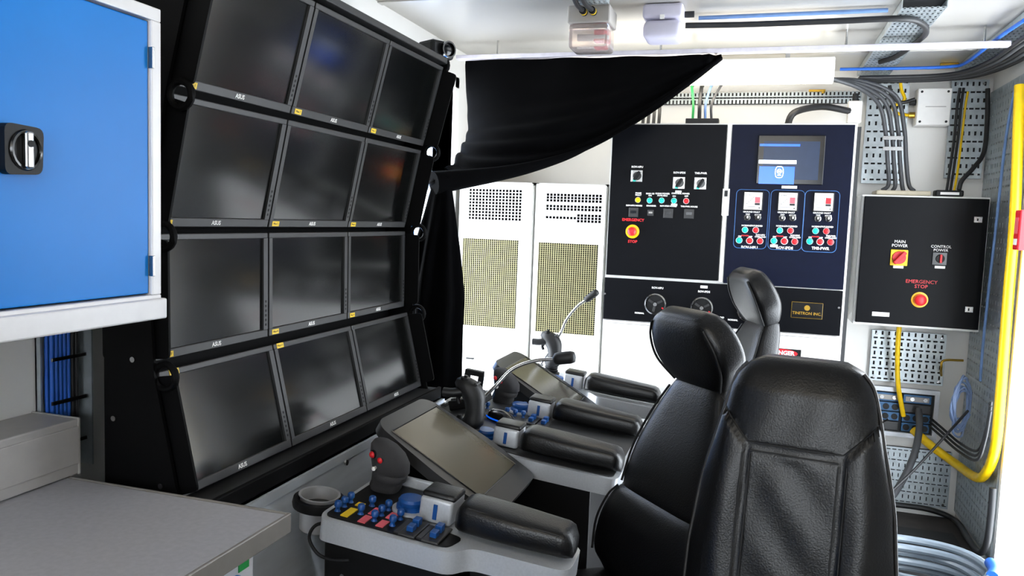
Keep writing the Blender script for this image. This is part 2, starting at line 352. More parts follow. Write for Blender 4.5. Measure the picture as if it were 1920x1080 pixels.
# ------------------------------------------------------------------ grille cabinets
YP = 3.7
mg = frame((0, YP, 0), (1, 0, 0), (0, 0, 1)); f = local(mg)
def grille_cab(xa, xb, label, up_, lo_, cover):
    t = thing('ventilated_cabinet', label, 'cabinet', mg, 'tall white ventilated cabinets')
    ut, ub = up_; lt, lb = lo_
    bm = B(); D = -.7
    box(bm, xa, xb, 0, 1.628, D, D+.02); box(bm, xa, xa+.012, 0, 1.628, D, -.02); box(bm, xb-.012, xb, 0, 1.628, D, -.02); box(bm, xa, xb, 1.616, 1.628, D, -.02); box(bm, xa, xb, 0, .08, D, -.02)
    ob('carcass', bm, 'white', t)
    ux0, uz1 = f(*ut); ux1, uz0 = f(*ub); lx0, lz1 = f(*lt); lx1, lz0 = f(*lb)
    bm = B(); g = .004
    for a, b, c, d in ((xa+g, xb-g, uz1, 1.622), (xa+g, xb-g, lz1, uz0), (xa+g, xb-g, .09, lz0), (xa+g, ux0, uz0, uz1), (ux1, xb-g, uz0, uz1), (xa+g, lx0, lz0, lz1), (lx1, xb-g, lz0, lz1)):
        box(bm, a, b, c, d, -.02, 0)
    d = ob('door', bm, 'white', t)
    ob('upper_grille', perf(B(), ux1-ux0, uz1-uz0, 16, 10, .0128, .0118, .004, skip=cover), 'white', d, mtx=T(ux0, uz0, -.002)); ob('hole_shade_sheet', bx(ux0-.01, ux1+.01, uz0-.01, uz1+.01, -.06, -.03), 'shadeblack', d)  # near-black sheet stands in for the shade behind the grille holes
    ob('lower_grille', perf(B(), lx1-lx0, lz1-lz0, 27, 44, .0087, .0088, .003), 'mesh', d, mtx=T(lx0, lz0, -.002)); ob('filter_pad', bx(lx0-.01, lx1+.01, lz0-.01, lz1+.01, -.05, -.02), 'filter', d)
    return t, d
ta, da = grille_cab(-1.428, -1.046, 'tall white ventilated cabinet next to the side doorway', ((879, 353), (977, 415)), ((868, 446), (966, 617)), None)
tb, db = grille_cab(-1.034, -.684, 'tall white ventilated cabinet beside the black control panel', ((1024, 362), (1127, 419)), ((1010, 454), (1114, 630)), lambda i, j: j == 6 or (j in (2, 0) and i < 9) or j == 3)
for tt, xh in ((da, -1.10), (db, -.74)):
    ob('door_label', bx(xh-.05, xh-.015, .71, .725, 0, .001), 'red', tt, label='small red label'); ob('latch', bx(xh-.26, xh-.22, .74, .746, 0, .012), 'dark', tt)
# ------------------------------------------------------------------ main control panel
cp = thing('control_cabinet', 'large white control cabinet with black front panels and a touch display', 'cabinet', mg)
XA, XM0, XM1, XB = -.671, -.156, -.133, .374
bm = B(); box(bm, XA-.008, XB+.010, .05, 1.912, -.7, -.012); ob('carcass', bm, 'white', cp); ob('plinth', bx(XA, XB, 0, .05, -.68, -.03), 'dark', cp)
ob('side_dark_strip', bx(XB+.010, XB+.028, .05, 1.9, -.5, -.03), 'dark', cp)  # narrow dark strip down the right side of the carcass
ld = ob('left_door', bx(XA, XM0, 1.203, 1.905, -.012, 0, bev=.002), 'cabblack', cp); rd = ob('right_door', bx(XM1, XB, 1.195, 1.905, -.012, 0, bev=.002), 'cabnavy', cp)
lw = ob('lower_panel', bx(XA-.005, XB, .992, 1.19, -.012, 0, bev=.002), 'cabblack', cp)
ob('centre_post', bx(XM0+.004, XM1-.004, 1.2, 1.905, -.012, .003, bev=.001), 'white', cp)
for xa, xb in ((XA+.004, -.165), (-.155, XB-.01)): ob('lower_door', bx(xa, xb, .1, .975, -.012, -.002, bev=.002), 'white', cp)
ob('bottom_trim', bx(XA, XB, .978, .988, -.012, .003), 'alframe', cp)
la = ob('latch_plate', bx(-.158, -.128, 1.50, 1.62, 0, .006, bev=.001), 'ivory', cp); ob('latch_key', bx(-.150, -.136, 1.585, 1.612, .006, .01), 'dark', la); ob('latch_pin', cyl(B(), .006, .006, .009, T(-.143, 1.56, 0), 12), 'steel', la)
def lbl(s, px, py, size, parent, m='ivory', al='CENTER', bold=.0004, sx=1): x, y = f(px, py); return text(s, x, y, .0006, size, m, parent, al, bold=bold, sx=sx)
def lamp(parent, px, py, m, r=.0145, rim='steel', name='indicator_lamp'):
    x, y = f(px, py)
    o = ob(name, lathe(B(), [(r, 0), (r, .008), (r*.92, .010)], T(x, y, 0), 18), rim, parent, True)
    ob('lens', lathe(B(), [(r*.86, .009), (r*.8, .014), (r*.4, .017)], T(x, y, 0), 18), m, o, True); return o
def rotary(parent, px, py, s=.027):
    x, y = f(px, py)
    o = ob('rotary_switch', bx(x-s, x+s, y-s, y+s, 0, .004, bev=.001), 'steel', parent)
    ob('knob', lathe(B(), [(s*.72, .004), (s*.68, .016)], T(x+.003, y, 0), 20), 'blackgloss', o, True)
    ob('grip_bar', bx(-s*.22, s*.22, -s*.85, s*.85, .015, .032, bev=.003), 'black', o, mtx=T(x+.003, y, 0) @ Matrix.Rotation(-.55, 4, 'Z'))
    ob('position_mark', bx(x-s*.6, x-s*.1, y-s*.95, y-s*.55, .004, .005), 'teal', o)
    ob('side_highlight', bx(x-s*.95, x-s*.72, y-s*.9, y+s*.9, .004, .0055), 'ivory', o, label='white strip painted as a side highlight')  # pale strip imitates a highlight along the switch edge
for s, px, py in (('ROV-HPU', 1194, 330), ('ROV-IPDS', 1273, 343), ('TMS-PWR', 1313, 344)):
    rotary(ld, px, py); lbl(s, px+1, py-17 if px < 1200 else py-19, .0125, ld)
for px, py, mm in ((1196.5, 375, 'amber'), (1218.5, 376, 'teal'), (1241, 376, 'teal'), (1264, 376.5, 'teal'), (1287, 377, 'redlamp')): lamp(ld, px, py, mm)
for s, px, py in (('PHASE\nFAULT', 1197, 364), ('MAIN CB\nON', 1219, 365), ('CLEAN POWER\nAVAILABLE', 1242, 365), ('CONTROL POWER', 1276, 363), ('ON', 1264, 368), ('OFF', 1287, 368),
                  ('ROV-HPU HOURS', 1189, 385.5), ('SOUNDER', 1221, 386), ('ROV-IPDS HOURS', 1253, 386.5), ('TMS-PWR HOURS', 1292, 387.5)): lbl(s, px, py, .0095, ld)
for px, py, s in ((1188, 398, .022), (1220, 399, .014), (1253, 400, .022), (1292, 401, .022)):
    x, y = f(px, py); o = ob('hour_meter' if s > .02 else 'sounder', bx(x-s, x+s, y-s, y+s, 0, .006, bev=.002), 'bezel', ld); ob('meter_window', bx(x-s*.6, x+s*.6, y-s*.2, y+s*.35, .006, .0065), 'hmi' if s > .02 else 'greybox', o)
for px, py in ((1272, 359.5), (1264, 384)): x, y = f(px, py); ob('paper_tag', bx(x-.014, x+.014, y-.005, y+.005, .001, .002), 'ivory', ld)
def estop(parent, px, py, f=f, s=1.0, name='emergency_stop'):
    x, y = f(px, py); o = ob(name, lathe(B(), [(.032*s, 0), (.032*s, .003), (.026*s, .0045)], T(x, y, 0), 28), 'amber', parent, True)
    ob('collar', lathe(B(), [(.022*s, .004), (.022*s, .02), (.018*s, .02)], T(x, y, 0), 24), 'orange', o, True)
    ob('push_button', lathe(B(), [(.012*s, .02), (.019*s, .024), (.019*s, .032), (.014*s, .037), (.005*s, .039)], T(x, y, 0), 24), 'red', o, True); return o
estop(ld, 1186, 434); lbl('EMERGENCY', 1187, 412.5, .018, ld, 'red'); lbl('STOP', 1186, 453, .018, ld, 'red')
# display and meters on right door
x0, y1 = f(1423, 254); x1, y0 = f(1542, 347)
hm = ob('touch_display', bx(x0, x1, y0, y1, 0, .008, bev=.002), 'hmi', rd, label='dark touch display with blue picture')
sx0, sy1 = f(1433, 265); sx1, sy0 = f(1533, 338)
ob('display_picture', bx(sx0, sx1, sy0, sy1, .008, .0085), 'hmigrey', hm)
bx0, by1 = f(1424, 312); bx1, by0 = f(1488, 346); ob('display_picture', bx(bx0, bx1, by0, by1, .0086, .009), 'hmiblue', hm)
a0, b1 = f(1423, 300); a1, b0 = f(1493, 308); ob('display_picture', bx(a0, a1, b0, b1, .0091, .0094), 'hmiwhite', hm)
a0, b1 = f(1425, 270); a1, b0 = f(1500, 275); ob('display_picture', bx(a0, a1, b0, b1, .0091, .0094), 'hmiblue', hm)
ex, ey = f(1461, 323); ob('display_emblem', tube(B(), [(ex+q[0]*.0165, ey+q[1]*.022, .0095) for q in ((-.7, 1), (0, 1.08), (.7, 1), (1, .2), (.8, -.9), (0, -1.1), (-.8, -.9), (-1, .2))], .0018, 6, 3, True), 'hmiwhite', hm, True)
ob('display_emblem', tube(B(), [(ex+.010*math.cos(a*math.pi/6), ey+.003+.010*math.sin(a*math.pi/6), .0095) for a in range(12)], .0016, 6, 0, True), 'hmiwhite', hm, True)
ob('display_emblem', bx(ex-.008, ex+.008, ey-.001, ey+.007, .009, .0098), 'hmiwhite', hm); ob('display_emblem', bx(ex-.008, ex+.008, ey-.016, ey-.011, .009, .0098), 'hmiwhite', hm)
x, y = f(1480, 351); ob('paper_tag', bx(x-.032, x+.032, y-.006, y+.006, 0, .001), 'ivory', rd); 
cols = [('ROV-HPU', 1412, 377, 1405), ('ROV-IPDS', 1477, 378, 1470), ('TMS-PWR', 1544, 379, 1537)]
boxes = [((1385, 355), (1436, 467)), ((1450, 356), (1502, 470)), ((1514, 357), (1567, 474))]
for k, (s, px, py, bxp) in enumerate(cols):
    (p0, p1) = boxes[k]; mx0, my1 = f(*p0); mx1, my0 = f(*p1); mx0 -= .008
    rr = rrect(mx0, mx1, my0, my1, .02); ob('outline', tube(B(), [(p[0], p[1], .0008) for p in rr], .0014, 4, 0, True), 'bluline', rd)
    x, y = f(px, py); o = ob('panel_meter', bx(x-.043, x+.043, y-.043, y+.043, 0, .012, bev=.003), 'black', rd); ob('meter_face', bx(x-.038, x+.038, y-.038, y+.038, .011, .013), 'ivory', o)
    ob('red_zone', bx(x+.008, x+.03, y-.008, y+.018, .013, .0135), 'pink' if k < 2 else 'red', o); ob('red_zone', bx(x+.008, x+.03, y-.018, y-.009, .013, .0135), 'ink', o, label='dark block')
    for q in range(5): ob('scale_mark', bx(-.004, .004, -.0009, .0009, .013, .0136), 'ink', o, mtx=T(x-.026+q*.007, y-.012+q*.007, 0) @ Matrix.Rotation(.2*q, 4, 'Z'))
    ob('scale_mark', bx(x-.03, x+.012, y-.026, y-.0245, .013, .0136), 'ink', o); ob('scale_screw', cyl(B(), .003, .013, .014, T(x+.028, y-.03, 0), 10), 'ink', o)
    text('kOhm', x-.018, y+.026, .0132, .010, 'ink', o)
    dx = (px-1412)*0.02
    lbl('GROUND FAULT', px-3, py+20.5, .0095, rd); lbl('TEST', px-10, py+25, .0085, rd); lbl('BYPASS', px+9, py+26, .0085, rd)
    for q in (-11, 9):
        x, y = f(px+q, py+31); o = ob('key_switch', lathe(B(), [(.014, 0), (.014, .009), (.009, .011)], T(x, y, 0), 18), 'chrome', rd, True); ob('key_slot', lathe(B(), [(.0095, .011), (.0095, .012)], T(x, y, 0), 14), 'black', o); ob('key_tab', bx(x-.002, x+.005, y-.003, y+.007, .012, .016), 'ivory', o)
    lbl('NORMAL', px-13, py+46, .0095, rd); lbl('GROUNDED', px+6, py+46.5, .0095, rd)
    lamp(rd, px-15, py+54, 'teal', .015); lamp(rd, px+5, py+54.5, 'redlamp', .015)
    lbl('ON', px-25, py+66, .009, rd); lbl('POWER', px-15, py+65, .009, rd, 'red'); lbl('OFF', px-5, py+67, .009, rd); lbl(s+'\nOVERLOAD', px+13.5, py+65.5, .009, rd)
    for q, mm in ((-26, 'teal'), (-6.5, 'redlamp'), (13, 'redlamp')): lamp(rd, px+q, py+74.5+q*.04, mm, .0155, 'ivory' if q == -6.5 else 'steel')
    lbl(s, px-7+(1 if k else 0), py+87, .0165, rd, bold=.0006)
x, y = f(1451, 461); ob('paper_tag', bx(x-.016, x+.016, y-.006, y+.006, .001, .002), 'ivory', rd)
# lower panel: grounding switches, plate
for px, py, s in ((1229, 570, 'ROV-HPU'), (1316, 577, 'ROV-IPDS'), (1404, 583, None)):
    x, y = f(px, py); o = ob('grounding_switch', lathe(B(), [(.05, 0), (.05, .012), (.044, .014), (.042, .006), (.01, .006)], T(x, y, 0), 32), 'chrome', lw, True)
    ob('dial', lathe(B(), [(.042, .004), (.042, .009), (.02, .011)], T(x, y, 0), 28), 'black', o, True); ob('hub', cyl(B(), .0085, .009, .02, T(x, y, 0), 14), 'steel', o)
    for a in (.5, 2.6, 4.5): ob('spoke', bx(.012, .036, -.005, .005, .009, .014, bev=.001), 'bezel', o, mtx=T(x, y, 0) @ Matrix.Rotation(a, 4, 'Z'))
    ob('red_mark', bx(.034, .042, -.003, .003, .010, .0125), 'red', o, mtx=T(x, y, 0) @ Matrix.Rotation(-.45, 4, 'Z'))
    lbl('NORMAL', px-30, py+17, .0105, lw)
    if s: lbl(s, px+4, py-30, .0125, lw); lbl('GROUND', px+32, py+18, .0105, lw)
x, y = f(1320, 538); ob('paper_tag', bx(x-.016, x+.016, y-.006, y+.006, 0, .001), 'ivory', lw)
x, y = f(1513, 582); o = ob('name_plate', bx(x-.064, x+.064, y-.034, y+.034, 0, .003, bev=.001), 'blackgloss', lw)
ob('plate_border', bx(x-.0652, x+.0652, y-.0352, y+.0352, 0, .002), 'brass', o, label='thin brass border'); ob('emblem', cyl(B(), .012, .003, .004, T(x, y+.011, 0), 24), 'brass', o); text('TINITRON INC.', x, y-.014, .0034, .0175, 'brass', o, bold=.0003)
for px, py in ((1134.5, 550.5), (1573, 577)): x, y = f(px, py); ob('panel_screw', cyl(B(), .005, 0, .003, T(x, y, 0), 12), 'steel', lw)
# danger sign on the lower door
x, y = f(1466, 664, 0); sg = ob('danger_sign', bx(x-.085, x+.085, y-.06, y+.03, -.001, .001), 'ivory', cp, label='danger sign with white letters on a red oval')
ob('sign_band', bx(x-.08, x+.08, y-.014, y+.026, .001, .0014), 'black', sg); bm = B(); cyl(bm, 1, 0, 1, Matrix.Identity(4), 32)
ob('sign_oval', bm, 'red', sg, mtx=T(x, y+.006, .0013) @ Matrix.Diagonal((.066, .0175, .0006, 1))); text('DANGER', x, y+.006, .0022, .026, 'ivory', sg, bold=.0008)
# cable entry on cabinet roof
ce_ = thing('cable_gland_box', 'dark cable entry frame on top of the control cabinet', 'gland plate', T(*at(1317, 229, Y=3.82)))
ob('body', bx(-.075, .075, -.03, .03, -.02, .014, bev=.003), 'dark', ce_)
gp = ce_.matrix_world.translation
for k, (dx, mm, n_) in enumerate(((-.045, 'green', 'green and yellow earth'), (-.015, 'cable', 'thick black'), (.012, 'paleblue', 'pale blue'), (.04, 'greycable', 'thin grey'))):
    cable('power_cable', f'{n_} cable rising from the gland on the control cabinet roof', [(gp.x+dx, gp.y, gp.z+.012), (gp.x+dx-.004, gp.y+.03, gp.z+.09), (gp.x+dx-.03+.018*k, gp.y+.2, gp.z+.2), (gp.x+dx-.05+.02*k, gp.y+.5, gp.z+.25)], .009 if k == 1 else .006, mm)
for k in range(4):
    p = at(1205+10*k, 232, Y=3.85)
    cable('black_riser_cable', ['leftmost', 'second', 'third', 'rightmost'][k]+' black cable rising from the left roof of the control cabinet', [(p.x, p.y, 1.913), (p.x-.005, p.y+.05, 2.0), (p.x-.03, p.y+.2, 2.1), (p.x-.06, p.y+.5, 2.14)], .008, 'cable', group='riser cables behind the curtain')
p = at(1475, 232, Y=3.95); q = at(1540, 200, Y=4.1); s = at(1592, 208, Y=4.2)
cable('arched_cable', 'thick black cable arching from the cabinet roof to the small white box', [(p.x, p.y, 1.914), (p.x+.03, p.y, p.z+.05), (q.x, q.y, q.z), (s.x, s.y, s.z)], .016, 'cable')
t = thing('junction_box', 'small white junction box at the top right corner of the control cabinet', 'box', frame(at(1603, 208, Y=4.2), (1, 0, 0), (0, 0, 1)))
ob('body', bx(-.032, .032, -.055, .05, -.05, 0, bev=.005), 'ivory', t); ob('lid', bx(-.03, .03, -.05, .046, 0, .006, bev=.004), 'ivory', t); ob('gland', cyl(B(), .014, .05, .085, Matrix.Rotation(-math.pi/2, 4, 'X') @ T(0, .02, 0), 12), 'dark', t)
# louvred white heater in front of the lower doors
m = frame((-.48, 3.56, .3), (1, 0, 0), (0, 0, 1))
t = thing('louvred_unit', 'white louvred vent unit standing behind the far armrest', 'vent', m)
ob('body', bx(0, .42, -.3, .43, -.1, -.01, bev=.004), 'white', t)
for k in range(16): ob('slat', bx(.015, .405, -.008, .008, -.004, .004), 'white', t, mtx=T(0, .02+k*.0235, -.002) @ Matrix.Rotation(-.6, 4, 'X'))
o = ob('lock', bx(.058, .092, .40, .428, -.01, .004, bev=.001), 'ivory', t); ob('lock_key', cyl(B(), .007, .004, .007, T(.075, .416, 0), 12), 'brass', o)
# ------------------------------------------------------------------ right hand power box
YX = 4.15
mb = frame((0, YX, 0), (1, 0, 0), (0, 0, 1)); fb = local(mb)
t = thing('power_box', 'black fronted wall box with main power switch and emergency stop', 'electrical box', mb)
ob('carcass', bx(.474, 1.022, 1.0, 1.63, -.29, -.012, bev=.004), 'white', t); d = ob('door', bx(.484, 1.016, 1.012, 1.622, -.012, .004, bev=.003), 'cabblack', t)
x, y = fb(1685, 483); o = ob('main_switch', bx(x-.038, x+.038, y-.038, y+.038, .004, .012, bev=.003), 'yellow', d); ob('switch_dial', lathe(B(), [(.031, .012), (.029, .02)], T(x, y, 0), 24), 'red', o, True)
ob('switch_handle', bx(-.009, .009, -.036, .036, .02, .045, bev=.004), 'red', o, mtx=T(x, y, 0) @ Matrix.Rotation(-.7, 4, 'Z')); text('MAIN\nPOWER', *fb(1687, 457), .0046, .02, 'ivory', d)
x, y = fb(1762, 485); o = ob('control_switch', bx(x-.034, x+.03, y-.03, y+.03, .004, .009, bev=.002), 'blackgloss', d); ob('switch_dial', lathe(B(), [(.02, .009), (.018, .016)], T(x, y, 0), 20), 'black', o, True); ob('switch_handle', bx(-.004, .006, -.02, .02, .016, .026, bev=.002), 'red', o, mtx=T(x, y, 0)); text('CONTROL\nPOWER', *fb(1764, 466), .0046, .018, 'ivory', d)
for px, py in ((1684, 500.5), (1762, 501)): x, y = fb(px, py); ob('paper_tag', bx(x-.022, x+.022, y-.006, y+.006, .004, .005), 'ivory', d)
estop(d, 1724, 562, fb, 1.32); text('EMERGENCY\nSTOP', *fb(1727, 533), .0046, .024, 'red', d)
x, y = fb(1651, 589); ob('rating_label', bx(x-.038, x+.038, y-.01, y+.01, .004, .005), 'ivory', d)
for px, py in ((1832, 412), (1815, 580)): x, y = fb(px, py); o = ob('quarter_turn_lock', bx(x-.016, x+.02, y-.014, y+.014, .004, .012, bev=.002), 'steel', d); ob('lock_slot', bx(x-.003, x+.003, y-.006, y+.006, .012, .013), 'dark', o)
# ------------------------------------------------------------------ perforated plates on back wall
def plate(name, label, p0, p1, nx, ny, hx, hy, z=YB-.03, alt=True, cat='perforated plate'):
    a = at(*p0, Y=z); b = at(*p1, Y=z); m = frame((a.x, z, b.z), (1, 0, 0), (0, 0, 1)); w_, h_ = b.x-a.x, a.z-b.z
    t = thing(name, label, cat, m); ob('sheet', perf(B(), w_, h_, nx, ny, hx, hy, .002, alt), 'galv', t)
    ob('flange', bx(-.003, 0, 0, h_, -.02, .002), 'galv', t); ob('flange', bx(w_, w_+.003, 0, h_, -.02, .002), 'galv', t); ob('backing', bx(0, w_, 0, h_, -.02, -.012), 'dark', t)  # dark backing sheet paints in the shade seen through the slots
    for cx, cy in ((.02, .02), (w_-.02, .02), (.02, h_-.02), (w_-.02, h_-.02)): ob('screw', cyl(B(), .006, 0, .004, T(cx, cy, 0), 10), 'steel', t)
    return t
plate('perforated_plate', 'galvanized slotted plate behind the four thick black cables', (1630, 148), (1690, 345), 6, 13, .02, .009)
plate('perforated_plate', 'galvanized slotted plate right of the white junction box', (1787, 150), (1838, 335), 6, 12, .02, .009)
plate('perforated_plate', 'galvanized slotted plate directly below the black power box', (1637, 618), (1766, 724), 11, 10, .02, .009)
plate('perforated_plate', 'galvanized slotted plate low on the back wall under the connector panel', (1628, 832), (1775, 955), 14, 11, .02, .005)
# socket panel
a = at(1627, 722, Y=YB-.06); b = at(1755, 826, Y=YB-.06); m = frame((a.x, YB-.06, b.z), (1, 0, 0), (0, 0, 1)); W_, H_ = b.x-a.x, a.z-b.z
t = thing('connector_panel', 'steel framed recessed connector panel with rows of blue sockets', 'connector panel', m)
bm = B(); box(bm, 0, W_, 0, .022, -.03, .004); box(bm, 0, W_, H_-.022, H_, -.03, .004); box(bm, 0, .022, .022, H_-.022, -.03, .004); box(bm, W_-.022, W_, .022, H_-.022, -.03, .004); ob('frame', bm, 'silver', t)
ob('recess', bx(.02, W_-.02, .02, H_-.02, -.03, -.02), 'dark', t)
for j in range(4):
    for i in range(2):
        xa = .03+i*(W_-.05)/2; xb = xa+(W_-.08)/2; ya = .03+j*(H_-.055)/4; yb = ya+(H_-.08)/4
        if j == 3: mm = 'red' if i == 0 else 'connblue'
        else: mm = 'connblue' if (j+i) % 3 else 'bezel'
        o = ob('module', bx(xa, xb, ya, yb, -.02, -.006, bev=.002), mm if j < 3 else 'connblue', t)
        if j < 3 and mm == 'connblue':
            for q in range(3): xx = xa+(q+.5)*(xb-xa)/3; ob('socket', cyl(B(), min(.022, (yb-ya)*.36), -.006, -.002, T(xx, (ya+yb)/2, 0), 16), 'dark', o)
        if j == 3: ob('tag_strip', bx(xa+.01, xb-.01, ya+.008, yb-.01, -.006, -.004), 'greybox', o); [ob('stud', cyl(B(), .01, -.004, .002, T(xa+.04+q*.06, (ya+yb)/2, 0), 12), 'steel', o) for q in range(2)]
# white junction box on the wall
a = at(1722, 165, Y=4.36); b = at(1781, 235, Y=4.36); m = frame((a.x, 4.36, b.z), (1, 0, 0), (0, 0, 1)); W_, H_ = b.x-a.x, a.z-b.z
t = thing('terminal_box', 'white square terminal box between two perforated plates', 'box', m)
ob('body', bx(0, W_, 0, H_, -.085, -.012, bev=.004), 'ivory', t); ld_ = ob('lid', bx(.002, W_-.002, .002, H_-.002, -.012, 0, bev=.004), 'ivory', t)
for cx in (.018, W_-.018):
    for cy in (.018, H_-.018): ob('lid_screw', cyl(B(), .006, 0, .002, T(cx, cy, 0), 10), 'dark', ld_)
ob('print_line', bx(W_*.25, W_*.85, H_*.49, H_*.51, 0, .0005), 'greybox', ld_); 
for k in range(2): ob('gland', cyl(B(), .015, -.028, .0, T(0, H_*(.3+.35*k), -.04) @ Matrix.Rotation(math.pi/2, 4, 'Y'), 12), 'brass' if k == 0 else 'dark', t)
bp_ = m.translation
cable('yellow_loop_cable', 'short yellow cable looping into the white terminal box', [bp_+Vector((-.03, .04, H_*.3)), bp_+Vector((-.085, .015, H_*.34)), bp_+Vector((-.105, .0, H_*.5)), bp_+Vector((-.06, -.01, H_*.68)), bp_+Vector((-.075, .0, H_*.95)), bp_+Vector((-.085, .0, H_*1.25))], .008, 'yellowcable')
# ------------------------------------------------------------------ right wall sheet and side things
m = frame((XR-.012, YB-.02, .05), (0, -1, 0), (0, 0, 1))
t = thing('perforated_wall_sheet', 'tall galvanized perforated sheet covering the end of the right wall', 'perforated plate', m)
ob('sheet', perf(B(), .66, 2.1, 16, 60, .02, .008, .002, True), 'galv', t); ob('backing', bx(0, .66, 0, 2.1, -.010, -.006), 'ivory', t); ob('flange', bx(.66, .664, 0, 2.1, -.01, .004), 'galv', t)
t = thing('call_point', 'red emergency call point box on the right wall', 'alarm', frame(at(1927, 432, X=XR-.03), (0, -1, 0), (0, 0, 1)))
ob('body', bx(-.035, .035, -.08, .08, 0, .04, bev=.005), 'red', t); ob('glass', bx(-.022, .022, -.015, .05, .04, .042), 'pink', t); ob('white_label', bx(-.022, .022, -.06, -.035, .04, .041), 'ivory', t)
X = XR-.045
def R(px, py, x=X): return at(px, py, X=x)
cable('yellow_cable', 'thick yellow cable running down the right wall and into the connector panel', [R(1912, 160), R(1903, 400), R(1890, 560), R(1876, 740), R(1866, 840), R(1850, 885), R(1830, 895), at(1790, 868, Y=4.22), at(1745, 835, Y=4.3), at(1712, 806, Y=4.37)], .021, 'yellowcable', n=10)
cable('yellow_drop_cable', 'thin yellow cable dropping from the power box to the connector panel', [at(1686, 612, Y=4.3), at(1683, 660, Y=4.32), at(1684, 720, Y=4.34), at(1694, 780, Y=4.38)], .012, 'yellowcable')
cable('grey_sagging_cable', 'thick grey cable sagging from the connector panel towards the chair', [at(1722, 768, Y=4.37), at(1724, 800, Y=4.30), at(1715, 850, Y=4.2), at(1690, 905, Y=4.1), at(1655, 945, Y=4.0), (.42, 3.9, .05)], .017, 'greycable')
cable('thin_black_cable', 'thin black cable stretched diagonally from the blue coil to the floor', [R(1815, 770, X-.06), at(1770, 820, Y=4.02), at(1715, 880, Y=3.94), at(1655, 938, Y=3.85), (.46, 3.76, .03)], .006, 'cable')
for k in range(3): cable('dark_feeder_cable', ['upper', 'middle', 'lower'][k]+' dark cable running from the connector panel to the yellow cable', [p+Vector((-.004*k, -.016*k, .017*(1-k))) for p in (at(1744, 790, Y=4.36), at(1765, 808, Y=4.28), at(1800, 838, Y=4.16), R(1832, 852, X-.05), R(1848, 815, X-.05), R(1858, 760, X-.05))], .006, 'cable', group='dark feeder cables')
cable('grey_wall_cable', 'grey cable bending along the floor corner of the right wall', [R(1862, 915), R(1858, 965), R(1850, 1020), R(1836, 1036), R(1815, 1010), at(1790, 975, Y=4.36), at(1740, 955, Y=4.4), at(1670, 945, Y=4.4)], .014, 'cable')
cable('slim_blue_cable', 'slim blue cable running down the right wall to the coil', [R(1905, 160), R(1886, 260), R(1868, 420), R(1852, 560), R(1842, 660), R(1838, 715)], .006, 'paleblue')
cable('black_swan_cable', 'black cable descending the corner and curving to the power box roof', [at(1852, 166, Y=4.35), at(1851, 225, Y=4.34), at(1845, 285, Y=4.30), at(1825, 315, Y=4.25), at(1804, 338, Y=4.23), at(1798, 356, Y=4.22)], .0105, 'cable')
cable('pipe_bracket', 'brass bent pipe stub beside the slotted plate', [at(1806, 676, Y=4.38), at(1770, 676, Y=4.36), at(1765, 690, Y=4.36), at(1765, 704, Y=4.42)], .006, 'brass', cat='pipe')
bm = B()
pts = []
cc = R(1828, 765)
for k in range(7*14):
    a = 2*math.pi*k/14; j = k//14; jj = k/14
    pts.append((X-.055-.004*(j % 3)+.045*math.cos(a)+.006*math.sin(k*1.7), cc.y+.012*math.sin(jj*4.1)+(.05+.022*math.sin(jj*2.3))*math.cos(a), cc.z+.02*math.sin(jj*2.9)+(.105+.03*math.cos(jj*1.9))*math.sin(a)))
tag(ob('cable_coil', tube(bm, pts, .005, 6, 2), 'coilblue', None, True), 'coil of slim blue cable hanging on the right wall', 'cable coil')
# cables to the power box
for k in range(4):
    cable('thick_black_cable', ['leftmost', 'second from left', 'third from left', 'rightmost'][k]+' of four thick black cables curving down to the power box',
          [at(1562, 148, Y=3.95)+Vector((-.016*k, .026*k, .004*k)), at(1612, 166, Y=4.03)+Vector((.004*k, .027*k, .016*k)), at(1648, 196, Y=4.14)+Vector((.025*k, .016*k, .016*k)), at(1660, 245, Y=4.20)+Vector((.0275*k, .004*k, .006*k)), at(1664, 300, Y=4.24)+Vector((.0275*k, 0, 0)), at(1666, 345, Y=4.27)+Vector((.03*k, 0, 0)), Vector((.575+.048*k, 4.28, 1.657))], .0098, 'greycable', group='thick cables to the power box', n=8)
for k in range(2): ob('cable_clip', bx(0, .09, 0, .006, 0, .018, bev=.001), 'steel', bpy.data.objects['thick_black_cable'], mtx=T(*(at(1655, 262+20*k, Y=4.185))))
t = tag(ob('cable_entry_shroud', bx(.54, .78, 4.2, 4.36, 1.632, 1.655, bev=.006), 'tan', None), 'beige cable entry shroud on the roof of the power box', 'gland plate')
t = thing('cable_entry_gland', 'small black cable gland frame on the roof of the power box', 'gland plate', T(.86, 4.24, 1.632)); ob('body', bx(-.06, .06, -.035, .035, 0, .03, bev=.006), 'black', t); ob('label', bx(-.04, .04, -.037, -.034, .008, .02), 'ivory', t)
cable('yellow_green_cable', 'yellow earth cable dropping beside the terminal box to the power box', [at(1815, 172, Y=4.37), at(1810, 200, Y=4.36), at(1803, 260, Y=4.35), at(1795, 325, Y=4.29), at(1789, 358, Y=4.25)], .0055, 'yellowcable')
for k in range(2): cable('black_drop_cable', ['right', 'left'][k]+' of two black cables dropping beside the yellow earth cable', [at(1807-7*k, 165, Y=4.37), at(1802-7*k, 200, Y=4.36), at(1796-7*k, 262, Y=4.35), at(1787-7*k, 325, Y=4.29), at(1782-7*k, 358, Y=4.25)], .0065, 'cable', group='black drop cables')
cable('black_hook_cable', 'black cable hooking down between the thick cables and the terminal box', [at(1668, 160, Y=4.33), at(1672, 180, Y=4.33), at(1690, 192, Y=4.33), at(1715, 186, Y=4.34)], .009, 'cable')
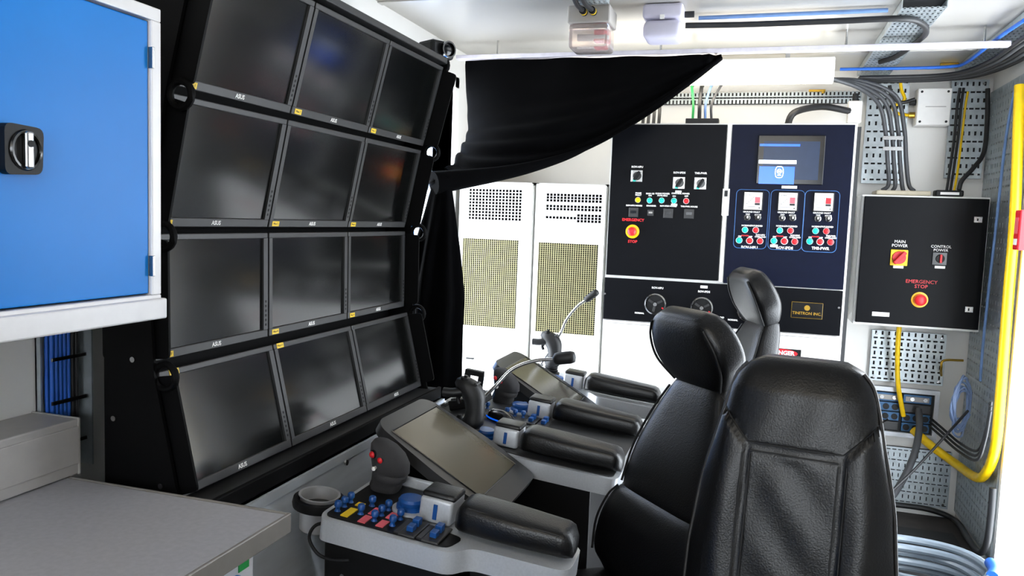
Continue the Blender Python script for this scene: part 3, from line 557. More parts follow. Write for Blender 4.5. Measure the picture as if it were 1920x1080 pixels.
# ------------------------------------------------------------------ ceiling: trays, rail, lamps
def tray(name, label, m, w_, l_, nx, ny):
    t = thing(name, label, 'cable tray', m); ob('sheet', perf(B(), w_, l_, nx, ny, .008, .02, .002, True), 'galv', t)
    ob('flange', bx(-.003, 0, 0, l_, -.03, .001), 'galv', t); ob('flange', bx(w_, w_+.003, 0, l_, -.03, .001), 'galv', t); ob('backing', bx(0, w_, 0, l_, -.03, -.026), 'dark', t); return t  # dark backing sheet stands in for shade inside the tray slots
tray('ceiling_tray', 'perforated cable tray crossing the ceiling above the power box', frame((.58, 3.12, ZC-.032), (-1, 0, 0), (0, 1, 0)), .14, 1.3, 8, 60)
tray('corner_tray', 'perforated cable tray along the ceiling edge of the right wall', frame((XR-.02, 2.2, ZC-.032), (-1, 0, 0), (0, 1, 0)), .16, 2.2, 9, 100)
tray('back_tray', 'long narrow perforated tray along the top of the back wall', frame((-1.2, YB-.05, 2.10), (1, 0, 0), (0, 0, 1)), 1.66, .06, 86, 3)
tray('lamp_tray', 'short perforated tray holding the emergency light on the ceiling', frame((-.56, 2.3, ZC-.038), (-1, 0, 0), (0, 1, 0)), .11, .58, 6, 26)
for k in range(5): cable('ceiling_cable', ['outermost black', 'second, grey', 'middle black', 'fourth, grey', 'innermost black'][k]+' cable lying under the corner ceiling tray', [(XR-.05-.026*k, 2.3, ZC-.075), (XR-.05-.026*k, 3.5, ZC-.076), (XR-.055-.026*k, 3.9-.010*k, ZC-.078), (XR-.13-.020*k, 4.17-.024*k, ZC-.082), (.78-.008*k, 4.25-.027*k, ZC-.086), (.55, 4.26-.027*k, ZC-.088), (.42, 4.25-.027*k, ZC-.09)], .0098, 'greycable' if k % 2 else 'cable', group='cables under the corner tray')
cable('blue_ceiling_hose', 'bright blue hose running along the right ceiling corner', [at(px, py, Z=ZC-.05) for px, py in ((1920, 38), (1870, 72), (1812, 117), (1780, 125), (1700, 128), (1575, 130))], .0075, 'bluecable')
cable('black_ceiling_cable', 'black cable curving from the ceiling conduit over the cross tray', [at(px, py, Z=ZC-.046) for px, py in ((1285, 48), (1400, 46), (1560, 40), (1690, 35), (1728, 44), (1736, 62), (1715, 82), (1680, 106), (1650, 116))], .0115, 'cable')
cable('blue_conduit', 'pale blue straight conduit beside the black ceiling cable', [at(1310, 34, Z=ZC-.018), at(1500, 26, Z=ZC-.018), at(1665, 19, Z=ZC-.018)], .008, 'paleblue', cat='conduit', sm=0)
t = thing('curtain_rail', 'long white ceiling rail that carries the black curtain', 'rail', T(0, 3.55, 0))
ob('channel', bx(-1.40, .89, -.022, .022, 2.185, 2.205, bev=.003), 'rail', t)
for x in (-1.2, -.45, .3, .8): ob('hanger', cyl(B(), .005, 2.2, ZC, T(x, 0, 0), 8), 'steel', t)
def fluor(y, x0, x1, label, z=2.16):
    t = thing('fluorescent_lamp', label, 'ceiling lamp', T(0, y, z))
    ob('housing', bx(x0, x1, -.05, .05, .025, .06, bev=.006), 'white', t)
    prof = [(-.052, .03), (-.048, -.02), (-.03, -.045), (.03, -.045), (.048, -.02), (.052, .03)]
    MX = Matrix(((0, 0, 1, 0), (1, 0, 0, 0), (0, 1, 0, 0), (0, 0, 0, 1)))
    ob('diffuser', prism(B(), prof, x0+.03, x1-.03, MX), 'diff', t)
    for xx in (x0, x1-.03): ob('end_cap', prism(B(), [(p[0]*1.05, p[1]*1.05) for p in prof], xx, xx+.03, MX), 'ivory', t)
    for xx in (x0+.12, (x0+x1)/2, x1-.06): ob('clip', bx(xx-.016, xx+.016, -.058, -.05, -.02, .035, bev=.002), 'ivory', t)
    for xx in (x0+.2, x1-.2): ob('hanger', bx(xx-.01, xx+.01, -.01, .01, .06, ZC-z), 'steel', t)
fluor(3.88, -.95, .285, 'lit fluorescent ceiling lamp above the control cabinet')
fluor(.6, -.9, .5, 'lit fluorescent ceiling lamp overhead in front of the added rear opening'); fluor(-1.2, -.9, .5, 'lit fluorescent ceiling lamp nearest the added rear opening')
m = frame((-.64, 3.0, ZC-.02), (1, 0, 0), (0, 0, 1))
t = thing('emergency_light', 'clear plastic emergency light hanging from the ceiling in front of the curtain', 'ceiling lamp', m)
ob('base', bx(-.085, .075, -.065, 0, -.09, .06, bev=.006), 'greybox', t); ob('clear_cover', bx(-.08, .07, -.155, -.065, -.085, .055, bev=.012), 'clear', t, True)
ob('inner_tube', cyl(B(), .012, -.05, .05, T(0, -.11, 0) @ Matrix.Rotation(math.pi/2, 4, 'Y'), 12), 'ivory', t); ob('red_element', bx(.01, .05, -.125, -.085, -.03, .01, bev=.004), 'pink', t)
for k in range(2):
    o = ob('gland', cyl(B(), .013, 0, .04, T(-.02+.035*k, -.03, .06), 10), 'black', t); ob('gland_ring', cyl(B(), .0135, .015, .024, T(-.02+.035*k, -.03, .06), 10), 'yellow', o)
    cable('lamp_feed_cable', ['left', 'right'][k]+' black cable feeding the emergency light from the short tray', [(-.66+.035*k, 2.90, ZC-.05), (-.66+.03*k, 2.8, ZC-.052), (-.64+.024*k, 2.6, ZC-.05), (-.63+.024*k, 2.35, ZC-.05)], .009, 'cable', group='emergency light feed cables')
t = thing('smoke_detector', 'pale lilac round edged alarm sounder fixed to the ceiling', 'alarm', T(-.385, 3.1, ZC))
ob('base', bx(-.075, .075, -.07, .07, -.055, 0, bev=.014, seg=3), 'detector', t, True); ob('lens', bx(-.073, .073, -.068, .068, -.13, -.058, bev=.026, seg=4), 'detector', t, True); ob('test_button', bx(-.008, .008, -.074, -.066, -.06, -.045), 'ivory', t)
o = ob('gland', cyl(B(), .012, .07, .11, T(0, 0, -.03) @ Matrix.Rotation(math.pi/2, 4, 'Y'), 10), 'dark', t)
# ------------------------------------------------------------------ curtain
def bez(a, b, t): return a*(1-t)+b*t
g = Vector((-1.15, 2.80, 1.58)); NU, NV = 90, 64
bm = B(); grid = []
for i in range(NU+1):
    u = i/NU; row = []
    top = Vector((-1.355+1.165*u, 3.55+.012*math.sin(u*26), 2.179))
    if u > .94: top.y -= .03*math.sin((u-.94)/.06*math.pi*2.5)
    # hem: from the knot out to the end of the rail
    end = Vector((-.19, 3.55, 2.165)); hm_ = g.lerp(end, u)
    sag = math.sin(math.pi*u); hm_.z += (.06*(1-u/.07) if u < .07 else 0)-.02*(1-u); hm_.z -= .115*sag; hm_.y += .10*sag
    for j in range(NV+1):
        v = j/NV; p = top.lerp(hm_, v)
        left = Vector((-1.355+.05*v+.155*v**6, 3.55-.75*v**6, 2.179-.539*v))
        p = p.lerp(left, max(0, 1-u*3.0)**1.5)
        fold = .022*math.sin(9*v*v+5*u+2)*v*(1-u*.6)+.012*math.sin(v*v*34-u*3)*v*(1-u)
        p += Vector((.1*fold, -fold*1.2, .5*fold)); row.append(bm.verts.new(p))
    grid.append(row)
for i in range(NU):
    for j in range(NV): bm.faces.new((grid[i][j], grid[i+1][j], grid[i+1][j+1], grid[i][j+1]))
ct = thing('curtain', 'heavy black curtain tied back from the ceiling rail to the rack corner', 'curtain', Matrix())
o = ob('swept_panel', bm, 'curtain', ct, True, ang=180); sm_ = o.modifiers.new('thick', 'SOLIDIFY'); sm_.thickness = .006
bm = B(); rings = []
for k in range(26):
    t_ = k/25; z = 1.60-.84*t_; cx = -1.15-.03*math.sin(t_*2); cy = 2.80+.02*t_; ra = .028+.085*min(1, t_*1.8)**.8; rb = .025+.05*min(1, t_*2)
    rings.append([(cx+ra*math.cos(a)*(1+.13*math.sin(7*a+t_*2)*min(1, t_*3)), cy+rb*math.sin(a)*(1+.22*math.sin(7*a+t_*2)*min(1, t_*3)), z+.015*math.sin(3*a)*t_) for a in [2*math.pi*q/48 for q in range(48)]])
ob('hanging_tail', loft(bm, rings), 'curtain', ct, True, ang=120)
def hem(u):
    p = g.lerp(Vector((-.19, 3.55, 2.165)), u); return p+Vector((0, .10*math.sin(math.pi*u)-.015, .018-.115*math.sin(math.pi*u)-.02*(1-u)))
bm = tube(B(), [hem(u) for u in (-.02, .04, .1, .18, .28, .4, .5)], .04, 14, 6, rad=lambda t_: .040*(1-t_)**.7+.004)
ob('gathered_fold', bm, 'curtain', ct, True, ang=90)
ob('tie_band', tube(B(), [(-1.15+.04*math.cos(a*math.pi/8), 2.80+.036*math.sin(a*math.pi/8), 1.585+.012*math.cos(a*math.pi/8)) for a in range(16)], .012, 8, 0, True), 'curtain', ct, True)
tag(ob('hanging_chain', tube(B(), [(-1.30, 3.28, 1.35-.6*k/30+0*k) for k in range(31)], .006, 6, 0, rad=lambda t_: .004+.003*abs(math.sin(t_*60))), 'steel', None), 'thin metal chain hanging at the edge of the side doorway', 'chain')
# ------------------------------------------------------------------ operator consoles
TILT = math.radians(5.5); PX, PZ = -.6, .745
MT = T(PX, 0, PZ) @ Matrix.Rotation(TILT, 4, 'Y') @ T(-PX, 0, 0)   # local (X, Y, height above tray)
def pad(par, yc, x0=-.645, x1=-.335, w_=.06, m='leather'):
    bm = B(); rings = []
    for k in range(23):
        t_ = k/22; x = x0+(x1-x0)*t_; e = min(1, (1-abs(2*t_-1))*5+.0); s = math.sqrt(max(.02, 1-(1-e)**2)); wid = w_*(.86+.14*math.sin(math.pi*min(1, t_*1.2)))*(.55+.45*s); h = .068*(.6+.4*s)*(1.08-.18*t_)
        rings.append([(x, yc+wid*sgn(math.cos(a), .6), .008+h*.5+h*.5*sgn(math.sin(a), .55)) for a in [2*math.pi*q/28 for q in range(28)]])
    o = ob('armrest_pad', loft(bm, rings), m, par, True, ang=70, mtx=MT.copy())
    for sgn_ in (-1, 1): ob('stitching', tube(B(), [(x0+.03+(x1-x0-.06)*q/10, yc+sgn_*w_*.80, .008+.068*(1.08-.18*q/10)*.88) for q in range(11)], .0016, 5, 2), 'leatherseam', o, True)
    return o
def armblock(par, yc, side, dx=0):
    MT_ = MT @ T(dx, 0, 0)
    o = ob('palm_block', bx(-.735, -.655, yc-.042, yc+.042, .004, .062, bev=.008, seg=3), 'silver', par, True, mtx=MT_.copy())
    ob('palm_cushion', bx(-.735, -.652, yc-.036, yc+.036, .058, .074, bev=.008, seg=3), 'leather', o, True)
    ob('slide_slot', bx(-.70, -.69, yc-.044, yc-.041, .014, .05, bev=.001), 'bluecap', o)
    d = ob('thumb_dial', lathe(B(), [(.034, .006), (.034, .016), (.028, .018), (.031, .028), (.027, .034), (.008, .035)], T(-.772, yc, 0), 24), 'bluecap', par, True, mtx=MT_.copy())
    ob('dial_ring', lathe(B(), [(.043, .002), (.043, .008), (.036, .009)], T(-.772, yc, 0), 28), 'silver', d, True)
def throttle(par, x, y):
    bm = B(); rings = []
    prof = [(-.014, .0, .034, .028), (-.012, .014, .04, .032), (-.01, .026, .038, .03), (-.006, .03, .042, .033), (-.004, .044, .044, .034), (-.006, .048, .041, .032), (-.002, .053, .046, .035), (-.006, .075, .048, .036), (-.016, .098, .043, .035), (-.028, .115, .032, .029), (-.036, .125, .018, .018), (-.04, .128, .008, .008)]
    for ox, z, ra, rb in prof: rings.append([(x+ox+ra*sgn(math.cos(a), .8), y+rb*sgn(math.sin(a), .8), z) for a in [2*math.pi*q/24 for q in range(24)]])
    o = ob('throttle_grip', loft(bm, rings), 'throttle', par, True, ang=60, mtx=MT.copy())
    for k in range(2):
        zz = .095-.010*k; yy = y-.032+.001*k; xx = x-.040+.022*k
        mm_ = T(xx, yy+.003, zz) @ Matrix.Rotation(math.pi/2+.15, 4, 'X') @ Matrix.Rotation(-.5, 4, 'Y')
        ob('red_button', lathe(B(), [(.0085, 0), (.0085, .006), (.006, .0095), (.001, .011)], mm_, 14), 'red', o, True); ob('button_rim', lathe(B(), [(.0112, -.002), (.0112, .003), (.0088, .004)], mm_, 14), 'black', o, True)
    ob('mini_stick', lathe(B(), [(.004, -.004), (.004, .008), (.0055, .010), (.003, .013)], T(x-.03, y-.033, .064) @ Matrix.Rotation(math.pi/2, 4, 'X'), 10), 'ivory', o, True)
    return o
def joystick(par, x, y, z=0):
    o = ob('joystick', lathe(B(), [(.036, 0), (.036, .012), (.027, .016), (.03, .022), (.024, .028), (.028, .034), (.022, .042), (.02, .055)], T(x, y, z), 22), 'black', par, True, mtx=MT @ T(x, y, z) @ Matrix.Diagonal((1.08, 1.08, .95, 1)) @ T(-x, -y, -z))
    bm = B(); rings = []
    for ox, zz, ra, rb in ((0, .04, .026, .026), (.002, .055, .034, .03), (.006, .07, .029, .027), (.006, .095, .028, .027), (.002, .12, .03, .028), (-.006, .142, .037, .03), (-.016, .16, .042, .031), (-.024, .176, .04, .03), (-.030, .19, .03, .024), (-.033, .197, .016, .014)):
        rings.append([(x+ox+ra*math.cos(a), y+rb*math.sin(a), z+zz) for a in [2*math.pi*q/20 for q in range(20)]])
    ob('grip', loft(bm, rings), 'grip', o, True, ang=60)
    ob('thumb_rest', tube(B(), [(x-.03, y-.01, z+.155), (x-.06, y-.02, z+.145), (x-.088, y-.022, z+.142)], .015, 10, 3), 'grip', o, True)
    ob('hat_switch', lathe(B(), [(.012, 0), (.012, .008), (.005, .009), (.006, .016)], T(x-.034, y-.01, z+.192) @ Matrix.Rotation(.25, 4, 'Y'), 12), 'black', o, True)
    for k in range(3): ob('button', lathe(B(), [(.0055, 0), (.0055, .006), (.003, .008)], T(x+.002, y-.014+.012*k, z+.183) @ Matrix.Rotation(.6, 4, 'Y'), 10), 'bezel', o, True)
    ob('trigger', tube(B(), [(x-.04, y, z+.14), (x-.05, y, z+.125), (x-.044, y, z+.108)], .006, 8, 3), 'black', o, True); return o
def toggle(par, x, y, kind=0):
    if kind == 0: o = ob('toggle_switch', lathe(B(), [(.0075, .003), (.005, .007), (.0055, .012), (.0085, .015), (.0085, .024), (.006, .027)], T(x, y, 0), 12), 'bluecap', par, True, mtx=MT.copy())
    else:
        o = ob('rocker_switch', bx(x-.02, x+.02, y-.045, y+.045, .003, .009, bev=.003), 'bezel', par, mtx=MT.copy()); bm = B(); box(bm, x-.008, x+.008, y-.028, y-.006, .009, .022, bev=.002); box(bm, x-.008, x+.008, y+.002, y+.024, .009, .026, bev=.002); ob('rocker', bm, 'bluecap', o)
    return o
def trayslab(par, outline, name='arm_tray', top='podtop', th=.05, inset=.008):
    o = ob(name, prism(B(), rounded(outline, .035), -th, 0), 'silver', par, True, ang=50, mtx=MT.copy())
    cx = sum(p[0] for p in outline)/len(outline); return o
def inlay(par, outline, m='podtop', z=.0025): return ob('tray_inlay', prism(B(), rounded(outline, .02), -.004, z), m, par, mtx=MT.copy(), label='dark top inlay')
def arm_outline(yo, yi, ya0, ya1, x_in=-.585):   # yo outer edge of wide part, yi inner edge, ya arm strip
    return None
# --- near pod
np_ = thing('arm_console', 'near silver arm console with blue toggles, padded armrest and cup holder', 'control console', Matrix())
tr = trayslab(np_, [(-.90, 1.535), (-.885, 1.505), (-.575, 1.505), (-.545, 1.555), (-.33, 1.56), (-.33, 1.70), (-.60, 1.70), (-.64, 1.80), (-.90, 1.80)])
inlay(np_, [(-.888, 1.522), (-.59, 1.522), (-.575, 1.585), (-.65, 1.60), (-.735, 1.62), (-.74, 1.78), (-.888, 1.78)], 'black')
pad(np_, 1.632, x0=-.605); armblock(np_, 1.655, -1, .035); throttle(np_, -.83, 1.735)
for k, (x, y) in enumerate(((-.873, 1.555), (-.873, 1.585), (-.873, 1.615), (-.822, 1.57), (-.822, 1.625), (-.78, 1.555), (-.78, 1.59), (-.78, 1.625), (-.735, 1.555), (-.735, 1.595))): toggle(np_, x, y)
for x in (-.685, -.63): toggle(np_, x, 1.562, 1)
for x, y, mm, w_ in ((-.847, 1.562, 'yellow', .05), (-.847, 1.615, 'yellow', .02), (-.80, 1.55, 'pink', .04), (-.80, 1.60, 'pink', .04), (-.757, 1.55, 'pink', .035), (-.757, 1.60, 'pink', .035)):
    ob('label_strip', bx(x-.009, x+.009, y-w_/2, y+w_/2, .0025, .0045), mm, np_, mtx=MT.copy())
for x in (-.712, -.658): ob('divider', bx(x-.006, x+.006, 1.525, 1.60, .002, .006), 'bezel', np_, mtx=MT.copy())
ob('back_fence', bx(-.89, -.70, 1.785, 1.80, 0, .025, bev=.004), 'silver', np_, mtx=MT.copy())
cx_, cy_ = -.955, 1.615
bm = B(); lathe(bm, [(.060, -.026), (.062, -.016), (.060, -.005), (.0492, -.004), (.0475, -.008), (.0475, -.026)], T(cx_, cy_, 0), 32); box(bm, cx_+.045, -.885, cy_-.045, cy_+.04, -.03, -.008, bev=.004)
o = ob('cup_holder_arm', bm, 'black', np_, True, mtx=MT.copy())
ob('cup', lathe(B(), [(.034, -.085), (.040, -.08), (.0455, .0), (.049, .002), (.049, .004), (.044, .003), (.038, -.07), (.001, -.073)], T(cx_, cy_, 0), 28), 'cupsteel', o, True)
ob('pedestal', bx(-.93, -.56, 1.60, 1.78, 0, .70, bev=.004), 'black', np_); [ob('pedestal_screw', cyl(B(), .006, 0, .004, T(x, 1.60, z) @ Matrix.Rotation(math.pi/2, 4, 'X'), 10), 'steel', np_) for x, z in ((-.88, .6), (-.70, .57), (-.62, .62))]
ob('arm_bracket', bx(-.62, -.45, 1.60, 1.72, .60, .70, bev=.01), 'black', np_)
# --- touch screens
def touch(yc, label, xt=-.885, zt=.885, xb=-.62, zb=.735, w_=.31):
    upv = Vector((xt-xb, 0, zt-zb)); h = upv.length; m = frame((xb, yc-w_/2, zb), (0, 1, 0), upv)
    t = thing('touch_screen', label, 'screen', m)
    o_ = [(-.02, -.055), (w_+.02, -.055), (w_+.035, h*.4), (w_+.012, h+.02), (w_-.02, h+.045), (.02, h+.045), (-.012, h+.02), (-.035, h*.4)]
    ob('housing', prism(B(), rounded(o_, .03), -.028, 0), 'bezel', t, True, ang=50); ob('glass', bx(.008, w_-.008, .012, h-.006, -.002, .0015), 'touch', t)
    ob('bezel_lip', tube(B(), [(.006, .010, .001), (w_-.006, .010, .001), (w_-.006, h-.004, .001), (.006, h-.004, .001)], .0025, 4, 0, True), 'blackgloss', t)
    bm = prism(B(), [(-.03, -.03), (-.03, h), (-.19, h-.02), (-.12, -.03)], .03, w_-.03, Matrix(((0, 0, 1, 0), (0, 1, 0, 0), (1, 0, 0, 0), (0, 0, 0, 1)))); ob('rear_housing', bm, 'black', t)
    return t
touch(2.0, 'angled touch screen in front of the nearer chair'); touch(2.96, 'angled touch screen in front of the farther chair', w_=.29)
for yc, lab in ((2.0, 'black console pedestal under the nearer touch screen'), (2.99, 'black console pedestal under the farther touch screen')):
    t = thing('pedestal_box', lab, 'pedestal', T(0, yc, 0)); ob('body', bx(-.965, -.80, -.12, .12, .02, .62, bev=.006), 'black', t); ob('foot_plate', bx(-.975, -.76, -.15, .15, 0, .02, bev=.004), 'dark', t)
# --- centre console between the chairs
cc_ = thing('centre_console', 'wide shared centre console between the two chairs with two armrests', 'control console', Matrix())
trayslab(cc_, [(-1.035, 2.33), (-.95, 2.24), (-.60, 2.185), (-.335, 2.185), (-.335, 2.76), (-.60, 2.76), (-.95, 2.80), (-1.035, 2.76)])
inlay(cc_, [(-1.022, 2.345), (-.94, 2.26), (-.60, 2.20), (-.35, 2.20), (-.35, 2.745), (-.60, 2.745), (-.94, 2.78), (-1.022, 2.745)])
pad(cc_, 2.265); pad(cc_, 2.665); armblock(cc_, 2.285, -1); armblock(cc_, 2.665, -1); joystick(cc_, -.815, 2.265); throttle(cc_, -.85, 2.745)
for k in range(3): toggle(cc_, -.80+.03*k, 2.60, 0)
for x in (-.70, -.655): toggle(cc_, x, 2.575, 1)
for k, (x, y) in enumerate(((-.92, 2.66), (-.92, 2.70), (-.77, 2.72), (-.88, 2.62))): toggle(cc_, x, y)
ob('cup_recess', lathe(B(), [(.038, .002), (.038, .005), (.034, .005), (.032, .003)], T(-.70, 2.46, 0), 24), 'bezel', cc_, True, mtx=MT.copy()); ob('cup_well', cyl(B(), .033, .0026, .0035, T(-.70, 2.46, 0), 24), 'black', cc_, mtx=MT.copy())
for x, y, w_, h_ in ((-1.015, 2.45, .03, .02), (-1.015, 2.55, .02, .03), (-.97, 2.45, .03, .014)): ob('slot', bx(x-w_/2, x+w_/2, y-h_/2, y+h_/2, .002, .0045), 'black', cc_, mtx=MT.copy())
ob('label_plate', bx(-1.035, -.985, 2.61, 2.66, .002, .004), 'greybox', cc_, mtx=MT.copy()); ob('front_recess', cyl(B(), .03, .0025, .004, T(-.965, 2.35, 0), 20), 'black', cc_, mtx=MT.copy())
ob('button_strip', bx(-.80, -.72, 2.345, 2.37, .002, .006), 'greybox', cc_, mtx=MT.copy()); [ob('key_button', bx(-.795+.02*k, -.78+.02*k, 2.35, 2.365, .006, .010, bev=.001), 'ivory', cc_, mtx=MT.copy()) for k in range(4)]
ob('column', bx(-.95, -.42, 2.23, 2.72, 0, .685, bev=.004), 'black', cc_)
# --- far pod
fp = thing('arm_console', 'far silver arm console with joystick beside the white cabinets', 'control console', Matrix())
trayslab(fp, [(-.955, 3.18), (-.62, 3.18), (-.58, 3.12), (-.335, 3.12), (-.335, 3.26), (-.58, 3.27), (-.62, 3.45), (-.955, 3.45)]); inlay(fp, [(-.94, 3.195), (-.64, 3.195), (-.62, 3.28), (-.64, 3.435), (-.94, 3.435)], 'silver')
pad(fp, 3.19); armblock(fp, 3.20, -1); joystick(fp, -.84, 3.37); toggle(fp, -.80, 3.25); toggle(fp, -.83, 3.22); ob('column', bx(-.9, -.6, 3.22, 3.4, 0, .70, bev=.004), 'black', fp)
# microphones, keypad, mouse, bracket
def W(x, y, h): return MT @ Vector((x, y, h))
def mic(pts, label, foam):
    t = thing('gooseneck_microphone', label, 'microphone', T(*pts[0])); o0 = Vector(pts[0]); L = [Vector(p)-o0 for p in pts]
    ob('gooseneck', tube(B(), L, .006, 10, 8), 'chrome', t, True); d = (L[-1]-L[-2]).normalized(); q = d.to_track_quat('Z', 'Y').to_matrix().to_4x4()
    ob('foam_head', lathe(B(), [(.008, -.005), (.017*foam, .002), (.0195*foam, .012), (.0195*foam, .055), (.016*foam, .066), (.004, .07)], T(*L[-1]) @ q, 18), 'grip', t, True, ang=80)
    ob('base_collar', lathe(B(), [(.014, 0), (.014, .012), (.008, .02)], Matrix(), 14), 'black', t, True)
mic([W(-.90, 2.40, .007), at(925, 728, Y=2.43), at(960, 693, Y=2.45), at(1000, 677, Y=2.46), at(1040, 673, Y=2.46)], 'gooseneck microphone bent over the centre console with foam head', 1.05)
mic([W(-.91, 3.415, .007), at(1047, 632, Y=3.42), at(1062, 600, Y=3.42), at(1082, 575, Y=3.42), at(1098, 563, Y=3.42)], 'upright gooseneck microphone at the far joystick', .8)
t = thing('keypad', 'black keypad box with grey keys on the centre console', 'keypad', MT @ T(-.915, 2.56, .024) @ Matrix.Rotation(-.35, 4, 'Y'))
ob('body', bx(-.06, .06, -.075, .045, 0, .035, bev=.005), 'black', t)
for i in range(4):
    for j in range(4): ob('key', bx(-.05+.025*i, -.03+.025*i, -.068+.025*j, -.048+.025*j, .035, .041, bev=.002), 'greybox' if (i+j) % 3 else 'bezel', t)
t = thing('computer_mouse', 'black computer mouse with blue glow on the centre console', 'mouse', MT @ T(-.79, 2.505, .003) @ Matrix.Rotation(-.4, 4, 'Z'))
bm = B(); rings = [[(-.055+.11*k/14, .032*math.sqrt(max(.03, 1-(2*k/14-1)**4))*math.cos(a), .002+.036*math.sqrt(max(.02, 1-(2*k/14-.9)**2*.8))*max(0, math.sin(a))) for a in [2*math.pi*q/20 for q in range(20)]] for k in range(15)]
ob('shell', loft(bm, rings), 'blackgloss', t, True, ang=70); ob('glow_strip', tube(B(), [(-.05, -.02, .008), (-.02, -.032, .008), (.02, -.032, .008)], .003, 6, 3), 'hmiblue', t, True)
t = thing('bracket_stand', 'black upright bracket standing at the front edge of the centre console', 'stand', MT @ T(-.98, 2.715, .003)); 
ob('base', bx(-.04, .04, -.03, .03, 0, .008), 'black', t)
ob('post', prism(B(), [(-.035, .005), (-.015, .005), (-.012, .09), (-.03, .09)], -.012, .012, MXZ), 'black', t); ob('post', prism(B(), [(.02, .005), (.038, .005), (.04, .09), (.025, .09)], -.012, .012, MXZ), 'black', t); ob('crossbar', bx(-.03, .04, -.013, .013, .085, .105, bev=.003), 'black', t)
cable('hanging_wire', 'thin black wire loop hanging below the cup holder', [at(655, 1000, Y=1.55), at(625, 982, Y=1.55), at(592, 985, Y=1.55), at(580, 1010, Y=1.55), at(598, 1040, Y=1.55), at(630, 1050, Y=1.55), at(656, 1050, Y=1.55)], .004, 'cable')
# ------------------------------------------------------------------ chairs
def ringxz(px, pz, tx, tz, hw, th, e=.55, n=40):
    nx, nz = tz, -tx     # forward normal for an upward path
    return [(px+nx*th*sgn(math.sin(a), e), hw*sgn(math.cos(a), e), pz+nz*th*sgn(math.sin(a), e)) for a in [2*math.pi*q/n for q in range(n)]]
def slab(path, e=.55, sub=6):
    """path: list of (x, z, half width, half thickness) -> rounded leather cushion"""
    P = smooth_path([(p[0], p[1], 0) for p in path], sub); Wd = smooth_path([(p[2], p[3], 0) for p in path], sub); rings = []; L = len(P)
    for i in range(L):
        a = P[max(0, i-1)]; b = P[min(L-1, i+1)]; d = (b-a).normalized(); rings.append(ringxz(P[i].x, P[i].y, d.x, d.y, max(.004, Wd[i].x), max(.003, Wd[i].y), e))
    return loft(B(), rings)
def piping(par, path, sgn_y, front=1, inset=.93, m='leatherseam'):
    P = []
    for i, (x, z, hw, th) in enumerate(path):
        a = path[max(0, i-1)]; b = path[min(len(path)-1, i+1)]; d = Vector((b[0]-a[0], b[1]-a[1])).normalized()
        P.append((x+d.y*th*.86*front, sgn_y*hw*inset, z-d.x*th*.86*front))
    ob('piping', tube(B(), P, .0035, 6, 5), m, par, True)
def base(t):
    ob('pedestal', lathe(B(), [(.06, .05), (.05, .08), (.03, .1), (.03, .36), (.1, .4)], Matrix(), 20), 'blackgloss', t, True)
    for k in range(5):
        a = 2*math.pi*k/5+.3; l = ob('base_leg', bx(.03, .25, -.022, .022, .055, .085, bev=.006), 'blackgloss', t, mtx=Matrix.Rotation(a, 4, 'Z')); ob('castor', lathe(B(), [(.026, -.018), (.028, -.01), (.028, .01), (.026, .018)], T(.24, 0, .028) @ Matrix.Rotation(math.pi/2, 4, 'X'), 14), 'black', l, True)
    ob('seat', slab([(.26, .44, .12, .03), (.25, .45, .2, .045), (.1, .455, .21, .05), (-.06, .45, .20, .05), (-.12, .45, .18, .045), (-.15, .45, .13, .03)]), 'leather', t, True, ang=80)
def operator_chair(label, x, y, yaw, dz=0, lean=0):
    t = thing('operator_chair', label, 'chair', T(x, y, 0) @ Matrix.Rotation(yaw, 4, 'Z'), 'operator chairs'); base(t)
    lo = [(-.06, .50, .17, .03), (-.075, .54, .22, .06), (-.095, .62, .225, .07), (-.115, .69, .21, .064), (-.125, .725, .19, .052), (-.13, .742, .165, .03)]
    hi = [(-.115, .705, .15, .035), (-.13, .74, .18, .052), (-.16, .84, .172, .055), (-.195, .94, .145, .052), (-.22, 1.02, .108, .045), (-.235, 1.065, .085, .03)]
    hd = [(-.228, 1.05, .07, .02), (-.224, 1.062, .10, .038), (-.20, 1.12, .142, .052), (-.172, 1.18, .142, .05), (-.148, 1.225, .115, .04), (-.138, 1.243, .08, .02)]
    up_ = lambda P: [(a, b+dz, c, d) for a, b, c, d in P]
    for nm, P in (('lumbar_cushion', lo), ('upper_back', hi), ('headrest', hd)):
        o = ob(nm, slab(up_(P), .45), 'leather', t, True, ang=80)
        for s in (-1, 1): piping(o, up_(P)[1:-1], s)
    return t
operator_chair('black leather operator chair with headrest at the nearer console', -.27, 1.96, math.radians(222), -.015)
operator_chair('black leather operator chair with tilted headrest at the farther console', -.17, 2.98, math.radians(200), .05)
